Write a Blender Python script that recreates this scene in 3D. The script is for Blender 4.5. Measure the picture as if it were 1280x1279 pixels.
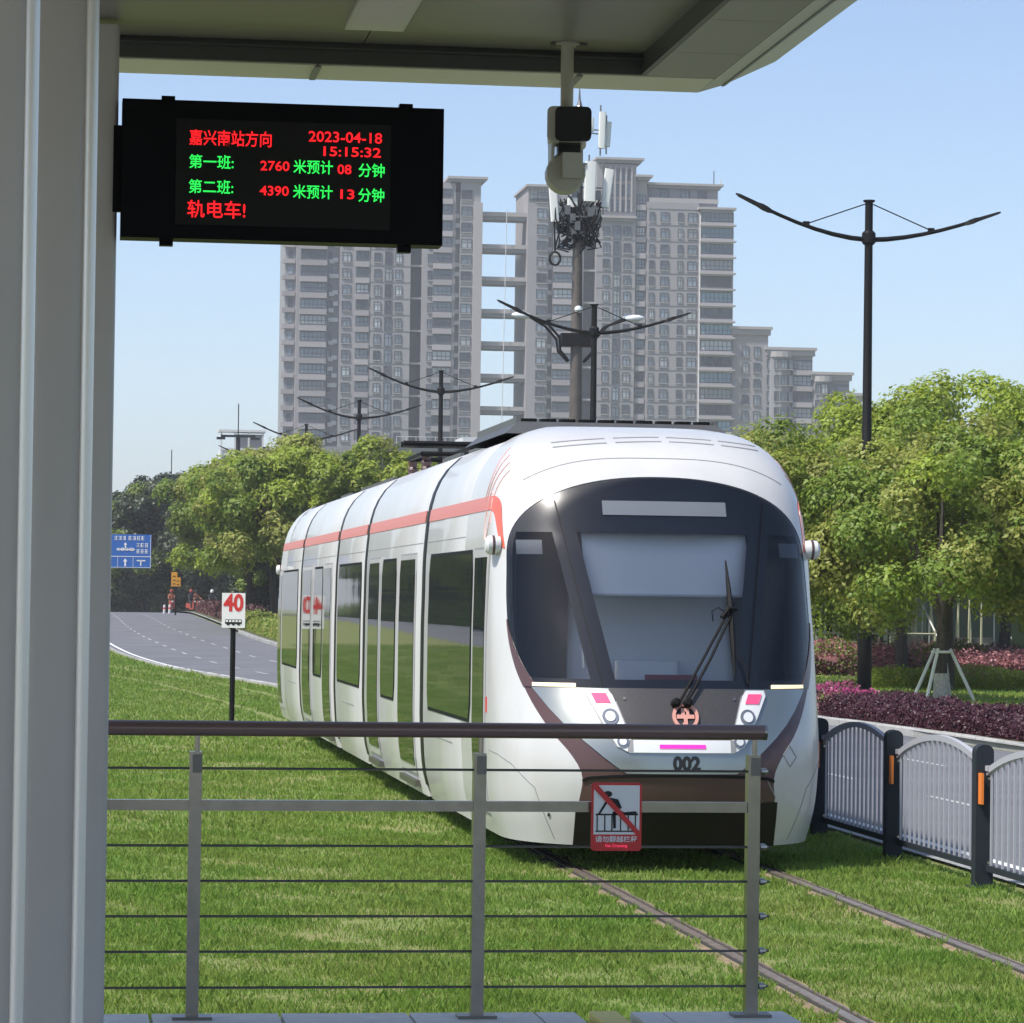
import bpy, math, random
import numpy as np
from mathutils import Vector, Matrix

for o in list(bpy.data.objects): bpy.data.objects.remove(o)
SC = bpy.context.scene
COL = SC.collection
RND = random.Random(7)
NR = np.random.RandomState(11)

# ------------------------------------------------------------------ camera
# world: X to the right of the track, Y along the track away from the stop, Z up, metres; rail level is z = 0
FPX, PSI, ROLL = 4100.0, math.radians(7.78), 0.013
TH = math.atan(112 / FPX)
cam = bpy.data.cameras.new('camera'); cam_o = bpy.data.objects.new('camera', cam); COL.objects.link(cam_o)
cam.sensor_width = 36; cam.lens = 36 * FPX / 1280; cam.clip_start = 0.1; cam.clip_end = 6000
fw = Vector((math.sin(PSI) * math.cos(TH), math.cos(PSI) * math.cos(TH), math.sin(TH)))
r0 = Vector((math.cos(PSI), -math.sin(PSI), 0)); u0 = r0.cross(fw)
rr = r0 * math.cos(ROLL) + u0 * math.sin(ROLL); uu = u0 * math.cos(ROLL) - r0 * math.sin(ROLL)
M = Matrix((rr, uu, -fw)).transposed().to_4x4(); M.translation = (0, 0, 2.0)
cam_o.matrix_world = M
SC.camera = cam_o

# ------------------------------------------------------------------ light
SUN_EL, SUN_AZ = math.radians(57), math.radians(245)      # azimuth clockwise from +Y: behind the camera, a little to the left
sdir = Vector((math.sin(SUN_AZ) * math.cos(SUN_EL), math.cos(SUN_AZ) * math.cos(SUN_EL), math.sin(SUN_EL)))
W = bpy.data.worlds.new('World'); SC.world = W; W.use_nodes = True
wn = W.node_tree.nodes; wl = W.node_tree.links; wn.clear()
sky = wn.new('ShaderNodeTexSky'); sky.sky_type = 'NISHITA'; sky.sun_disc = False
sky.sun_elevation = SUN_EL; sky.sun_rotation = SUN_AZ
sky.air_density = 0.75; sky.dust_density = 1.0; sky.ozone_density = 1.0; sky.altitude = 50
bg = wn.new('ShaderNodeBackground'); bg.inputs['Strength'].default_value = 0.10
wo = wn.new('ShaderNodeOutputWorld')
wl.new(sky.outputs[0], bg.inputs[0]); wl.new(bg.outputs[0], wo.inputs[0])
sun = bpy.data.lights.new('sun', 'SUN'); sun.energy = 3.1; sun.angle = math.radians(4); sun.color = (1.0, .95, .87)
sun_o = bpy.data.objects.new('sun', sun); COL.objects.link(sun_o)
sun_o.rotation_euler = sdir.to_track_quat('Z', 'Y').to_euler(); sun_o.location = (-30, -40, 80)
SC.view_settings.view_transform = 'Standard'; SC.view_settings.look = 'None'
SC.view_settings.exposure = 0.95; SC.view_settings.gamma = 1.0; SC.view_settings.use_curve_mapping = False
SC.render.engine = 'CYCLES'
SC.cycles.max_bounces = 7; SC.cycles.transparent_max_bounces = 12; SC.cycles.glossy_bounces = 3; SC.cycles.diffuse_bounces = 3
SC.cycles.volume_bounces = 0; SC.cycles.use_denoising = True

# ------------------------------------------------------------------ materials
MATS = {}
def mat(name, col, rough=.6, metal=0., spec=.5, coat=0., noise=0., nscale=5., col2=None, bump=0., bscale=None, rnd=0., trans=0., emit=None, estr=0., isl=0., ior=None, hue=0., stretch=None):
    """one procedural material: base colour broken up by noise, optional bump, random value per object or per leaf"""
    if name in MATS: return MATS[name]
    m = bpy.data.materials.new(name); m.use_nodes = True; MATS[name] = m
    nt = m.node_tree; N = nt.nodes; L = nt.links; b = N['Principled BSDF']; out = N['Material Output']
    b.inputs['Roughness'].default_value = rough; b.inputs['Metallic'].default_value = metal
    b.inputs['Specular IOR Level'].default_value = spec; b.inputs['Coat Weight'].default_value = coat; b.inputs['Coat Roughness'].default_value = .04
    if ior: b.inputs['IOR'].default_value = ior
    c = (*col, 1); b.inputs['Base Color'].default_value = c
    tc = N.new('ShaderNodeTexCoord'); sock = None
    if noise or col2:
        mp = N.new('ShaderNodeMapping'); L.new(tc.outputs['Object'], mp.inputs[0])
        if stretch: mp.inputs['Scale'].default_value = stretch
        nz = N.new('ShaderNodeTexNoise'); nz.inputs['Scale'].default_value = nscale; nz.inputs['Detail'].default_value = 6; nz.inputs['Roughness'].default_value = .62
        L.new(mp.outputs[0], nz.inputs['Vector'])
        rp = N.new('ShaderNodeValToRGB'); rp.color_ramp.elements[0].position = .3; rp.color_ramp.elements[1].position = .7
        a = col2 if col2 else tuple(max(0, v * (1 - noise)) for v in col); d = col if col2 else tuple(min(1, v * (1 + noise)) for v in col)
        rp.color_ramp.elements[0].color = (*a, 1); rp.color_ramp.elements[1].color = (*d, 1)
        L.new(nz.outputs['Fac'], rp.inputs[0]); sock = rp.outputs[0]
    if rnd or isl or hue:
        hs = N.new('ShaderNodeHueSaturation')
        if sock: L.new(sock, hs.inputs['Color'])
        else: hs.inputs['Color'].default_value = c
        def rng(src, amp, centre, dst):
            mr = N.new('ShaderNodeMapRange'); mr.inputs['To Min'].default_value = centre - amp; mr.inputs['To Max'].default_value = centre + amp
            L.new(src, mr.inputs['Value']); return mr.outputs[0]
        v = None
        oi = N.new('ShaderNodeObjectInfo'); ge = N.new('ShaderNodeNewGeometry')
        if isl:
            v = rng(ge.outputs['Random Per Island'], isl, 1, None)
        if rnd:
            v2 = rng(oi.outputs['Random'], rnd, 1, None)
            if v is None: v = v2
            else:
                mm = N.new('ShaderNodeMath'); mm.operation = 'MULTIPLY'; L.new(v, mm.inputs[0]); L.new(v2, mm.inputs[1]); v = mm.outputs[0]
        if v is not None: L.new(v, hs.inputs['Value'])
        if hue:
            fr = N.new('ShaderNodeMath'); fr.operation = 'FRACT'; ml = N.new('ShaderNodeMath'); ml.operation = 'MULTIPLY'; ml.inputs[1].default_value = 7.31
            L.new(ge.outputs['Random Per Island'], ml.inputs[0]); ad = N.new('ShaderNodeMath'); ad.operation = 'ADD'; L.new(ml.outputs[0], ad.inputs[0]); L.new(oi.outputs['Random'], ad.inputs[1])
            L.new(ad.outputs[0], fr.inputs[0]); L.new(rng(fr.outputs[0], hue, .5, None), hs.inputs['Hue'])
        sock = hs.outputs['Color']
    if sock: L.new(sock, b.inputs['Base Color'])
    if bump:
        nb = N.new('ShaderNodeTexNoise'); nb.inputs['Scale'].default_value = bscale or nscale * 4; nb.inputs['Detail'].default_value = 5
        L.new(tc.outputs['Object'], nb.inputs['Vector']); bp = N.new('ShaderNodeBump'); bp.inputs['Strength'].default_value = bump; bp.inputs['Distance'].default_value = .02
        L.new(nb.outputs['Fac'], bp.inputs['Height']); L.new(bp.outputs[0], b.inputs['Normal'])
    if emit:
        b.inputs['Emission Color'].default_value = (*emit, 1); b.inputs['Emission Strength'].default_value = estr
    if trans:
        tr = N.new('ShaderNodeBsdfTranslucent'); mx = N.new('ShaderNodeMixShader'); mx.inputs[0].default_value = trans
        if sock: L.new(sock, tr.inputs[0])
        else: tr.inputs[0].default_value = c
        L.new(b.outputs[0], mx.inputs[1]); L.new(tr.outputs[0], mx.inputs[2]); L.new(mx.outputs[0], out.inputs[0])
    return m

def glass_mat(name, tint, refl_ior=1.6, rough=.015):
    if name in MATS: return MATS[name]
    m = bpy.data.materials.new(name); m.use_nodes = True; MATS[name] = m
    nt = m.node_tree; N = nt.nodes; L = nt.links; N.clear()
    out = N.new('ShaderNodeOutputMaterial'); t = N.new('ShaderNodeBsdfTransparent'); t.inputs[0].default_value = (*tint, 1)
    g = N.new('ShaderNodeBsdfGlossy'); g.inputs['Roughness'].default_value = rough
    fr = N.new('ShaderNodeFresnel'); fr.inputs[0].default_value = refl_ior
    mx = N.new('ShaderNodeMixShader'); L.new(fr.outputs[0], mx.inputs[0]); L.new(t.outputs[0], mx.inputs[1]); L.new(g.outputs[0], mx.inputs[2]); L.new(mx.outputs[0], out.inputs[0])
    return m

mat('tram_white', (.57, .57, .58), .30, coat=.3, col2=(.51, .51, .505), nscale=2.2, stretch=(1.2, 1.2, .22), bump=.02, bscale=.9)
mat('tram_brown', (.085, .045, .045), .3, coat=.15)
mat('tram_black', (.006, .0055, .0055), .45, spec=.25)
mat('tram_silver', (.36, .38, .36), .30, metal=.85, coat=.2)
mat('charcoal', (.055, .052, .055), .4, noise=.15, nscale=60)
mat('frit', (.055, .055, .058), .25)
mat('side_glass', (.016, .022, .020), .03, spec=.5, ior=1.5, bump=.05, bscale=1.6)
mat('gasket', (.006, .006, .006), .6, spec=.2)
mat('stripe_red', (.62, .12, .075), .35, coat=.3)
mat('script_pink', (.72, .44, .40), .4)
mat('seam_grey', (.28, .28, .29), .5)
mat('lamp_white', (.75, .76, .78), .12, coat=.8)
mat('lamp_red', (.75, .06, .16), .25, emit=(1., .08, .2), estr=.35)
mat('lamp_magenta', (.7, .03, .3), .25, emit=(1., .03, .4), estr=.5)
mat('marker_cream', (.8, .7, .45), .3, emit=(1, .85, .55), estr=.4)
mat('lens_grey', (.35, .36, .38), .1, metal=.7)
mat('emblem_pink', (.62, .30, .25), .35)
mat('roof_gear', (.06, .063, .068), .5, noise=.2, nscale=3)
mat('blind', (.86, .87, .88), .7)
mat('cab_grey', (.66, .69, .74), .6)
mat('display_glass', (.15, .165, .19), .2)
glass_mat('windshield_glass', (.95, .955, .96), 1.5)
mat('steel', (.38, .35, .31), .24, metal=.9, noise=.12, nscale=14)
mat('steel_dark', (.20, .19, .18), .35, metal=.8)
mat('handrail_brown', (.23, .15, .13), .28, metal=.35, coat=.3)
mat('column_paint', (.60, .57, .53), .26, col2=(.48, .455, .42), nscale=1.4, stretch=(1, 1, .25))
mat('column_highlight', (.90, .89, .85), .28, metal=.35)
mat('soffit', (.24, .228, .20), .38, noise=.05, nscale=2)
mat('beam_shaded', (.085, .09, .085), .4)  # inner beam faces coloured dark to carry their shade
mat('beam_lit', (.84, .82, .70), .45)  # beam underside coloured pale for the light thrown up from the ground
mat('side_panel', (.36, .35, .31), .4, noise=.05, nscale=2)
mat('fascia', (.62, .63, .54), .35, noise=.04, nscale=2)
mat('light_panel', (.72, .70, .60), .5)
mat('board_black', (.003, .003, .005), .5, spec=.15)
mat('screen_black', (.009, .010, .010), .35, spec=.25)
mat('led_red', (.1, 0, 0), .5, emit=(1, .012, .018), estr=.8)
mat('led_green', (0, .1, 0), .5, emit=(.03, 1, .12), estr=.6)
mat('cctv_cream', (.52, .50, .40), .4)
mat('cctv_black', (.006, .006, .008), .12, coat=.5)
mat('sign_white', (.90, .89, .88), .45)
mat('sign_red', (.68, .045, .04), .45)
mat('sign_black', (.012, .012, .014), .5)
mat('sign_blue', (.02, .13, .46), .4)
mat('sign_yellow', (.72, .33, .03), .45)
mat('lamp_black', (.006, .006, .007), .6, spec=.2)
mat('lamp_head_white', (.72, .75, .78), .3)
mat('pole_brown', (.10, .085, .075), .55, noise=.2, nscale=3)
mat('antenna_white', (.72, .74, .72), .5)
mat('slate', (.020, .026, .034), .6, spec=.3, noise=.12, nscale=8)
mat('picket_grey', (.38, .39, .43), .5)
mat('reflector', (.78, .22, .04), .35)
mat('rail_steel', (.30, .245, .20), .38, metal=.6, noise=.3, nscale=9)
mat('rail_bed', (.22, .165, .10), .9, noise=.35, nscale=12, bump=.4)
mat('rail_seal', (.03, .028, .026), .8)
mat('platform_tile', (.76, .72, .65), .6, noise=.1, nscale=7)
mat('tactile_yellow', (.85, .70, .20), .6)
mat('asphalt', (.155, .158, .178), .8, col2=(.105, .107, .122), nscale=.5, bump=.15, bscale=60)
mat('road_white', (.70, .71, .72), .7, noise=.15, nscale=6)
mat('road_worn', (.48, .485, .50), .8, col2=(.30, .305, .32), nscale=5)
mat('kerb_stone', (.33, .335, .33), .85, noise=.16, nscale=4, rnd=.12, bump=.2)
mat('turf', (.12, .20, .036), .95, col2=(.22, .19, .08), nscale=.9, bump=.6, bscale=30)
mat('verge_soil', (.085, .085, .03), .95, col2=(.05, .06, .02), nscale=1.2, bump=.5)
mat('lawn_dry', (.32, .32, .10), .95, col2=(.18, .22, .05), nscale=.8, bump=.5, bscale=20)
mat('blade', (.165, .305, .042), .6, col2=(.265, .345, .075), nscale=.7, trans=.5, isl=.3, hue=.012)
mat('leaf_bright', (.30, .38, .042), .55, trans=.45, isl=.26, hue=.014, rnd=.1)
mat('leaf_mid', (.19, .27, .038), .55, trans=.45, isl=.28, hue=.015, rnd=.12)
mat('leaf_olive', (.30, .325, .07), .55, trans=.45, isl=.26, hue=.02, rnd=.1)
mat('leaf_dark', (.03, .05, .016), .5, trans=.22, isl=.4, hue=.02, rnd=.12)
mat('leaf_purple', (.055, .012, .024), .5, trans=.2, isl=.55, hue=.02)
mat('leaf_maroon', (.09, .028, .028), .5, trans=.2, isl=.5, hue=.02)
mat('petal_pink', (.40, .06, .20), .5, trans=.3, isl=.3)
mat('petal_pale', (.36, .15, .16), .5, trans=.3, isl=.4, hue=.02)
mat('bark', (.05, .043, .036), .9, noise=.35, nscale=9, bump=.6)
mat('whitewash', (.58, .58, .55), .85, col2=(.25, .23, .20), nscale=16)
mat('stake', (.62, .64, .60), .6)
mat('bamboo', (.50, .50, .33), .6, noise=.25, nscale=3, rnd=.25)
mat('wall_pink', (.29, .278, .288), .8, noise=.07, nscale=.12)
mat('wall_grey', (.235, .24, .255), .8, noise=.07, nscale=.12)
mat('band_pale', (.36, .34, .34), .8)
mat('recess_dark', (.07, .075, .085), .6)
mat('frame_dark', (.08, .088, .10), .5)
mat('pane', (.13, .155, .185), .12, spec=.6, rnd=.85)
mat('pane_curtain', (.36, .38, .40), .25, rnd=.4)
mat('pane_blue', (.14, .23, .29), .12, spec=.6, rnd=.7)
mat('balcony_rail', (.33, .31, .32), .7, rnd=.15)
mat('ac_white', (.52, .52, .52), .6)
mat('podium_dark', (.085, .10, .105), .5)
mat('podium_glass', (.12, .17, .19), .15)
mat('plain_white', (.60, .61, .61), .6)
mat('shed_green', (.010, .024, .016), .7)
mat('stair_stone', (.17, .17, .14), .85, noise=.2, nscale=4)
mat('skin', (.45, .28, .2), .6)
mat('cloth_red', (.34, .06, .04), .8)
mat('cloth_dark', (.02, .022, .028), .8)
mat('cloth_orange', (.30, .10, .05), .8)
mat('helmet_white', (.75, .75, .75), .3)
mat('tyre', (.012, .012, .012), .7)

# ------------------------------------------------------------------ mesh helpers
class MB:
    """collects shapes; build() links them as one mesh object"""
    def __init__(s): s.v = []; s.f = []; s.m = []; s.cm = 0
    def add(s, vs, fs, mi=None):
        b = len(s.v); s.v += [tuple(map(float, p)) for p in vs]; s.f += [[b + i for i in f] for f in fs]; s.m += [s.cm if mi is None else mi] * len(fs); return s
    def box(s, c, d, rz=0, mi=None):
        x, y, z = [k / 2 for k in d]; p = []
        for a in (-1, 1):
            for b in (-1, 1):
                for e in (-1, 1):
                    X, Y = a * x, b * y
                    p.append((c[0] + X * math.cos(rz) - Y * math.sin(rz), c[1] + X * math.sin(rz) + Y * math.cos(rz), c[2] + e * z))
        return s.add(p, [(0, 1, 3, 2), (4, 6, 7, 5), (0, 4, 5, 1), (2, 3, 7, 6), (0, 2, 6, 4), (1, 5, 7, 3)], mi)
    def b2(s, x0, x1, y0, y1, z0, z1, mi=None):
        return s.box(((x0 + x1) / 2, (y0 + y1) / 2, (z0 + z1) / 2), (x1 - x0, y1 - y0, z1 - z0), 0, mi)
    def rbox(s, c, d, r, seg=4, mi=None):
        """upright box with rounded vertical corners and a small chamfer on top"""
        x, y, z = d[0] / 2, d[1] / 2, d[2] / 2; ring = []
        for k, (sx, sy) in enumerate(((1, 1), (-1, 1), (-1, -1), (1, -1))):
            for i in range(seg + 1):
                a = k * math.pi / 2 + i / seg * math.pi / 2
                ring.append((sx * (x - r) + r * math.cos(a), sy * (y - r) + r * math.sin(a)))
        return s.prism([(c[0] + a, c[1] + b) for a, b in ring], c[2] - z, c[2] + z, mi)
    def prism(s, ring, z0, z1, mi=None):
        n = len(ring); vs = [(a, b, z0) for a, b in ring] + [(a, b, z1) for a, b in ring]
        fs = [(i, (i + 1) % n, n + (i + 1) % n, n + i) for i in range(n)] + [tuple(range(n))[::-1], tuple(range(n, 2 * n))]
        return s.add(vs, fs, mi)
    def slab(s, ring, y0, y1, mi=None):
        """outline in x,z pushed from y0 to y1"""
        n = len(ring); vs = [(a, y0, b) for a, b in ring] + [(a, y1, b) for a, b in ring]
        fs = [(i, (i + 1) % n, n + (i + 1) % n, n + i) for i in range(n)] + [tuple(range(n))[::-1], tuple(range(n, 2 * n))]
        return s.add(vs, fs, mi)
    def tube(s, path, rad, seg=8, cap=True, mi=None):
        P = [Vector(p) for p in path]; R = rad if isinstance(rad, (list, tuple)) else [rad] * len(P)
        vs = []; fs = []; prev = None
        for i, p in enumerate(P):
            t = (P[min(i + 1, len(P) - 1)] - P[max(i - 1, 0)]).normalized()
            a = (prev - t * prev.dot(t)).normalized() if prev is not None and (prev - t * prev.dot(t)).length > 1e-4 else t.orthogonal().normalized()
            prev = a; b = t.cross(a)
            for k in range(seg):
                an = 2 * math.pi * k / seg; vs.append(p + (a * math.cos(an) + b * math.sin(an)) * R[i])
        for i in range(len(P) - 1):
            for k in range(seg):
                k2 = (k + 1) % seg; fs.append((i * seg + k, i * seg + k2, (i + 1) * seg + k2, (i + 1) * seg + k))
        if cap: fs += [tuple(range(seg))[::-1], tuple(range((len(P) - 1) * seg, len(P) * seg))]
        return s.add(vs, fs, mi)
    def lathe(s, prof, c, axis=(0, 0, 1), seg=16, mi=None):
        ax = Vector(axis).normalized(); a = ax.orthogonal().normalized(); b = ax.cross(a); c = Vector(c); vs = []; fs = []
        for r, h in prof:
            for k in range(seg):
                an = 2 * math.pi * k / seg; vs.append(c + ax * h + (a * math.cos(an) + b * math.sin(an)) * r)
        n = len(prof)
        for i in range(n - 1):
            for k in range(seg):
                k2 = (k + 1) % seg; fs.append((i * seg + k, i * seg + k2, (i + 1) * seg + k2, (i + 1) * seg + k))
        fs += [tuple(range(seg))[::-1], tuple(range((n - 1) * seg, n * seg))]
        return s.add(vs, fs, mi)
    def grid(s, rows, mi=None):
        b = len(s.v); n = len(rows[0])
        s.v += [tuple(map(float, p)) for r in rows for p in r]
        for i in range(len(rows) - 1):
            for j in range(n - 1):
                s.f.append([b + i * n + j, b + i * n + j + 1, b + (i + 1) * n + j + 1, b + (i + 1) * n + j]); s.m.append(s.cm if mi is None else mi)
        return s
    def mesh(s, name, mats, smooth=False):
        me = bpy.data.meshes.new(name); me.from_pydata(s.v, [], s.f)
        for m in (mats if isinstance(mats, (list, tuple)) else [mats]): me.materials.append(MATS[m])
        me.polygons.foreach_set('material_index', s.m)
        if smooth:
            me.polygons.foreach_set('use_smooth', [True] * len(s.f)); me.set_sharp_from_angle(angle=math.radians(38))
        me.update(); return me
    def build(s, name, mats, parent=None, smooth=False, loc=None):
        return link(name, s.mesh(name, mats, smooth), parent, loc)

def link(name, me, parent=None, loc=None, rz=0):
    o = bpy.data.objects.new(name, me); COL.objects.link(o)
    if parent is not None: o.parent = parent
    if loc is not None: o.location = loc
    if rz: o.rotation_euler.z = rz
    return o
def tag(o, label=None, cat=None, group=None, kind=None):
    for k, v in (('label', label), ('category', cat), ('group', group), ('kind', kind)):
        if v: o[k] = v
    return o
def thing(name, label, cat, loc=(0, 0, 0), group=None, rz=0):
    o = bpy.data.objects.new(name, None); COL.objects.link(o); o.location = loc; o.rotation_euler.z = rz; o.empty_display_size = .3
    return tag(o, label, cat, group)
def copy_tree(o, parent=None, loc=None, rz=None, label=None):
    c = o.copy(); COL.objects.link(c); c.parent = parent
    if loc is not None: c.location = loc
    if rz is not None: c.rotation_euler.z = rz
    if label: c['label'] = label
    for ch in list(o.children): copy_tree(ch, c)
    return c
def fast_mesh(name, V, F, mats, midx=None, smooth=False):
    """numpy verts (n,3) and faces (m,k), all faces of one size"""
    me = bpy.data.meshes.new(name); V = np.ascontiguousarray(V, dtype=np.float32); F = np.ascontiguousarray(F, dtype=np.int32); k = F.shape[1]
    me.vertices.add(len(V)); me.vertices.foreach_set('co', V.ravel())
    me.loops.add(F.size); me.loops.foreach_set('vertex_index', F.ravel())
    me.polygons.add(len(F)); me.polygons.foreach_set('loop_start', np.arange(len(F), dtype=np.int32) * k)
    for m in mats: me.materials.append(MATS[m])
    if midx is not None: me.polygons.foreach_set('material_index', np.asarray(midx, dtype=np.int32))
    me.update(calc_edges=True); return me
def text_mesh(body, size, bold=0., align='CENTER', ext=0.):
    cu = bpy.data.curves.new('txt', 'FONT'); cu.body = body; cu.size = size; cu.align_x = align; cu.align_y = 'CENTER'; cu.offset = bold; cu.extrude = ext; cu.resolution_u = 3
    o = bpy.data.objects.new('txt', cu); COL.objects.link(o)
    dg = bpy.context.evaluated_depsgraph_get(); me = bpy.data.meshes.new_from_object(o.evaluated_get(dg))
    bpy.data.objects.remove(o); return me
def text_part(name, body, size, m, parent, loc, bold=0., align='CENTER', width=None, ext=.0015):
    """upright lettering that faces -Y"""
    me = text_mesh(body, size, bold, align, ext)
    xs = [v.co.x for v in me.vertices]; w = max(xs) - min(xs) if xs else 1; k = width / w if width else 1
    for v in me.vertices: v.co = (v.co.x * k, -v.co.z, v.co.y)
    me.materials.clear(); me.materials.append(MATS[m]); me.update()
    return link(name, me, parent, loc)

def interp(x, xs, ys):
    """monotone cubic"""
    xs = np.asarray(xs, float); ys = np.asarray(ys, float)
    d = np.diff(ys) / np.diff(xs); m = np.concatenate([[d[0]], (d[1:] + d[:-1]) / 2, [d[-1]]])
    for i in range(len(d)):
        if d[i] == 0: m[i] = m[i + 1] = 0
        else:
            a, b = m[i] / d[i], m[i + 1] / d[i]
            if a < 0: m[i] = 0; a = 0
            if b < 0: m[i + 1] = 0; b = 0
            q = a * a + b * b
            if q > 9: t = 3 / math.sqrt(q); m[i] = t * a * d[i]; m[i + 1] = t * b * d[i]
    x = min(max(x, xs[0]), xs[-1]); i = min(int(np.searchsorted(xs, x, 'right')) - 1, len(d) - 1); h = xs[i + 1] - xs[i]; t = (x - xs[i]) / h
    return float((2*t**3-3*t**2+1)*ys[i] + (t**3-2*t**2+t)*h*m[i] + (-2*t**3+3*t**2)*ys[i+1] + (t**3-t**2)*h*m[i+1])

# ------------------------------------------------------------------ ground, roads, kerbs
def prof(Y):
    """height of the ground: level at the stop, a low rise to a crest 215 m out, then falling"""
    if Y < 60: return 0.
    if Y < 215:
        t = (Y - 60) / 155; return .9 * t * t * (3 - 2 * t)
    t = min((Y - 215) / 200, 1); return .9 - 1.6 * t * t * (3 - 2 * t)
NEAR = ([-60, 15, 40, 60, 74, 83, 90, 102, 112, 130, 160, 220, 600], [7, 7, 6.9, 5.95, 4.73, 3.63, 2.78, 1.98, 1.61, 1.2, .95, .95, .95])
DASH_A = ([-60, 15, 35, 60, 75, 86, 94, 100, 107, 112, 117, 125, 136, 157, 220, 600], [9.1, 9.1, 9.05, 7.7, 6.1, 4.98, 4.4, 4.12, 3.83, 3.67, 3.55, 3.35, 3.15, 3., 3.05, 3.05])
DASH_B = ([-60, 15, 40, 60, 80, 99.5, 106, 114, 124, 139, 157, 220, 600], [11., 11, 10.95, 9.8, 7.7, 6.03, 5.79, 5.6, 5.31, 5.08, 4.88, 4.95, 4.95])
FAR = ([-60, 15, 44, 54, 70, 90, 105, 118, 132, 167, 188, 218, 600], [13.2, 13.2, 13.1, 12.67, 11.3, 9.4, 8.2, 7.55, 7.45, 7.6, 7.8, 8.15, 8.2])
near = lambda Y: interp(Y, *NEAR); far = lambda Y: interp(Y, *FAR); dash_a = lambda Y: interp(Y, *DASH_A); dash_b = lambda Y: interp(Y, *DASH_B)
def track_shift(Y): return 0. if Y < 50 else -interp(Y, [50, 74, 90, 112, 130, 600], [0, 1.6, 4., 5.6, 6.0, 6.0])
YS = [-60, -20, 0, 10, 20, 30, 40, 50] + list(range(55, 240, 5)) + list(range(240, 430, 10)) + [500, 700, 1100, 2000, 4000]
def sheet(name, left, right, dz, m, y0=-60, y1=600, step=None, kind='structure', nx=1):
    ys = [y for y in YS if y0 < y < y1]; ys = [y0] + ys + [y1]
    mb = MB(); rows = []
    for y in ys:
        l, r = left(y), right(y); rows.append([(l + (r - l) * k / nx, y, prof(y) + dz) for k in range(nx + 1)])
    mb.grid(rows); o = mb.build(name, m, smooth=True); return tag(o, kind=kind) if kind else o
sheet('ground', lambda y: -1500, lambda y: 1500, 0, 'turf', -200, 4000)
sheet('road', near, far, .006, 'asphalt')
sheet('road', lambda y: near(y) - 17.5, lambda y: near(y) - 10.5, .006, 'asphalt')['label'] = 'carriageway on the far side of the grass track bed'
verge = lambda y: far(y) + .16
sheet('verge', verge, lambda y: far(y) + 60, .125, 'verge_soil')
sheet('lawn', lambda y: far(y) + 1.7, lambda y: far(y) + 9.5, .131, 'lawn_dry', 40, 110)
sheet('verge', lambda y: near(y) - 60, lambda y: near(y) - 17.66, .125, 'verge_soil')

def kerb(name, line, sgn, y0, y1, length, w, h, joint=True):
    """kerb stones laid end to end along a line; one mesh per stone, all sharing one block"""
    base = sheet(name, lambda y: line(y) + (0.02 if sgn > 0 else -w + .02), lambda y: line(y) + (w - .02 if sgn > 0 else -.02), h - .03, 'kerb_stone', y0, y1)
    mb = MB(); mb.slab([(-.5, 0), (.5, 0), (.5, .85), (.42, 1), (-.42, 1), (-.5, .85)], -.5, .5); me = mb.mesh('kerb_block', 'kerb_stone')
    y = y0; n = 0
    while y < y1 and n < 110:
        ym = y + length / 2; a = math.atan2(line(ym + .5) - line(ym - .5), 1.)
        o = link('kerb_block', me, base, (line(ym) + sgn * w / 2, ym, prof(ym) + RND.uniform(-.004, .004)), -a + RND.uniform(-.004, .004))
        o.scale = (w, length - .012, h); y += length * math.cos(a); n += 1
        if n == 60: length *= 1.6
    return base
kerb('kerb', far, 1, 36, 140, 1.0, .16, .13)
kerb('kerb', lambda y: near(y), -1, 60, 150, 1.0, .10, .06)
sheet('kerb', lambda y: near(y) - .2, lambda y: near(y) - .06, .03, 'kerb_stone', 10, 60)
sheet('kerb', far, lambda y: far(y) + .16, .128, 'kerb_stone', 141.5, 420)
sheet('kerb', lambda y: near(y) - .10, near, .055, 'kerb_stone', 151.5, 420)

def markings():
    root = thing('lane_marking', 'white dashed lane lines painted along the bending road', 'road marking'); root['kind'] = 'structure'; del root['category']
    def dash(line, y, ln, w):
        rows = []
        for k in range(4):
            yy = y + ln * k / 3; x = line(yy); rows.append([(x - w / 2, yy, prof(yy) + .011), (x + w / 2, yy, prof(yy) + .011)])
        MB().grid(rows).build('dash', 'road_worn', root)
    y = 16
    while y < 215: dash(dash_a, y, 2.0, .09); y += 5.2
    y = 17.5
    while y < 215: dash(dash_b, y, 2.0, .09); y += 5.6
    def edge(line, off, w, y0, y1):
        ys = [y0 + (y1 - y0) * k / 80 for k in range(81)]
        MB().grid([[(line(q) + off - w / 2, q, prof(q) + .0105), (line(q) + off + w / 2, q, prof(q) + .0105)] for q in ys]).build('edge_line', 'road_white', root)
    edge(near, .28, .10, 14, 215)
markings()

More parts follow.
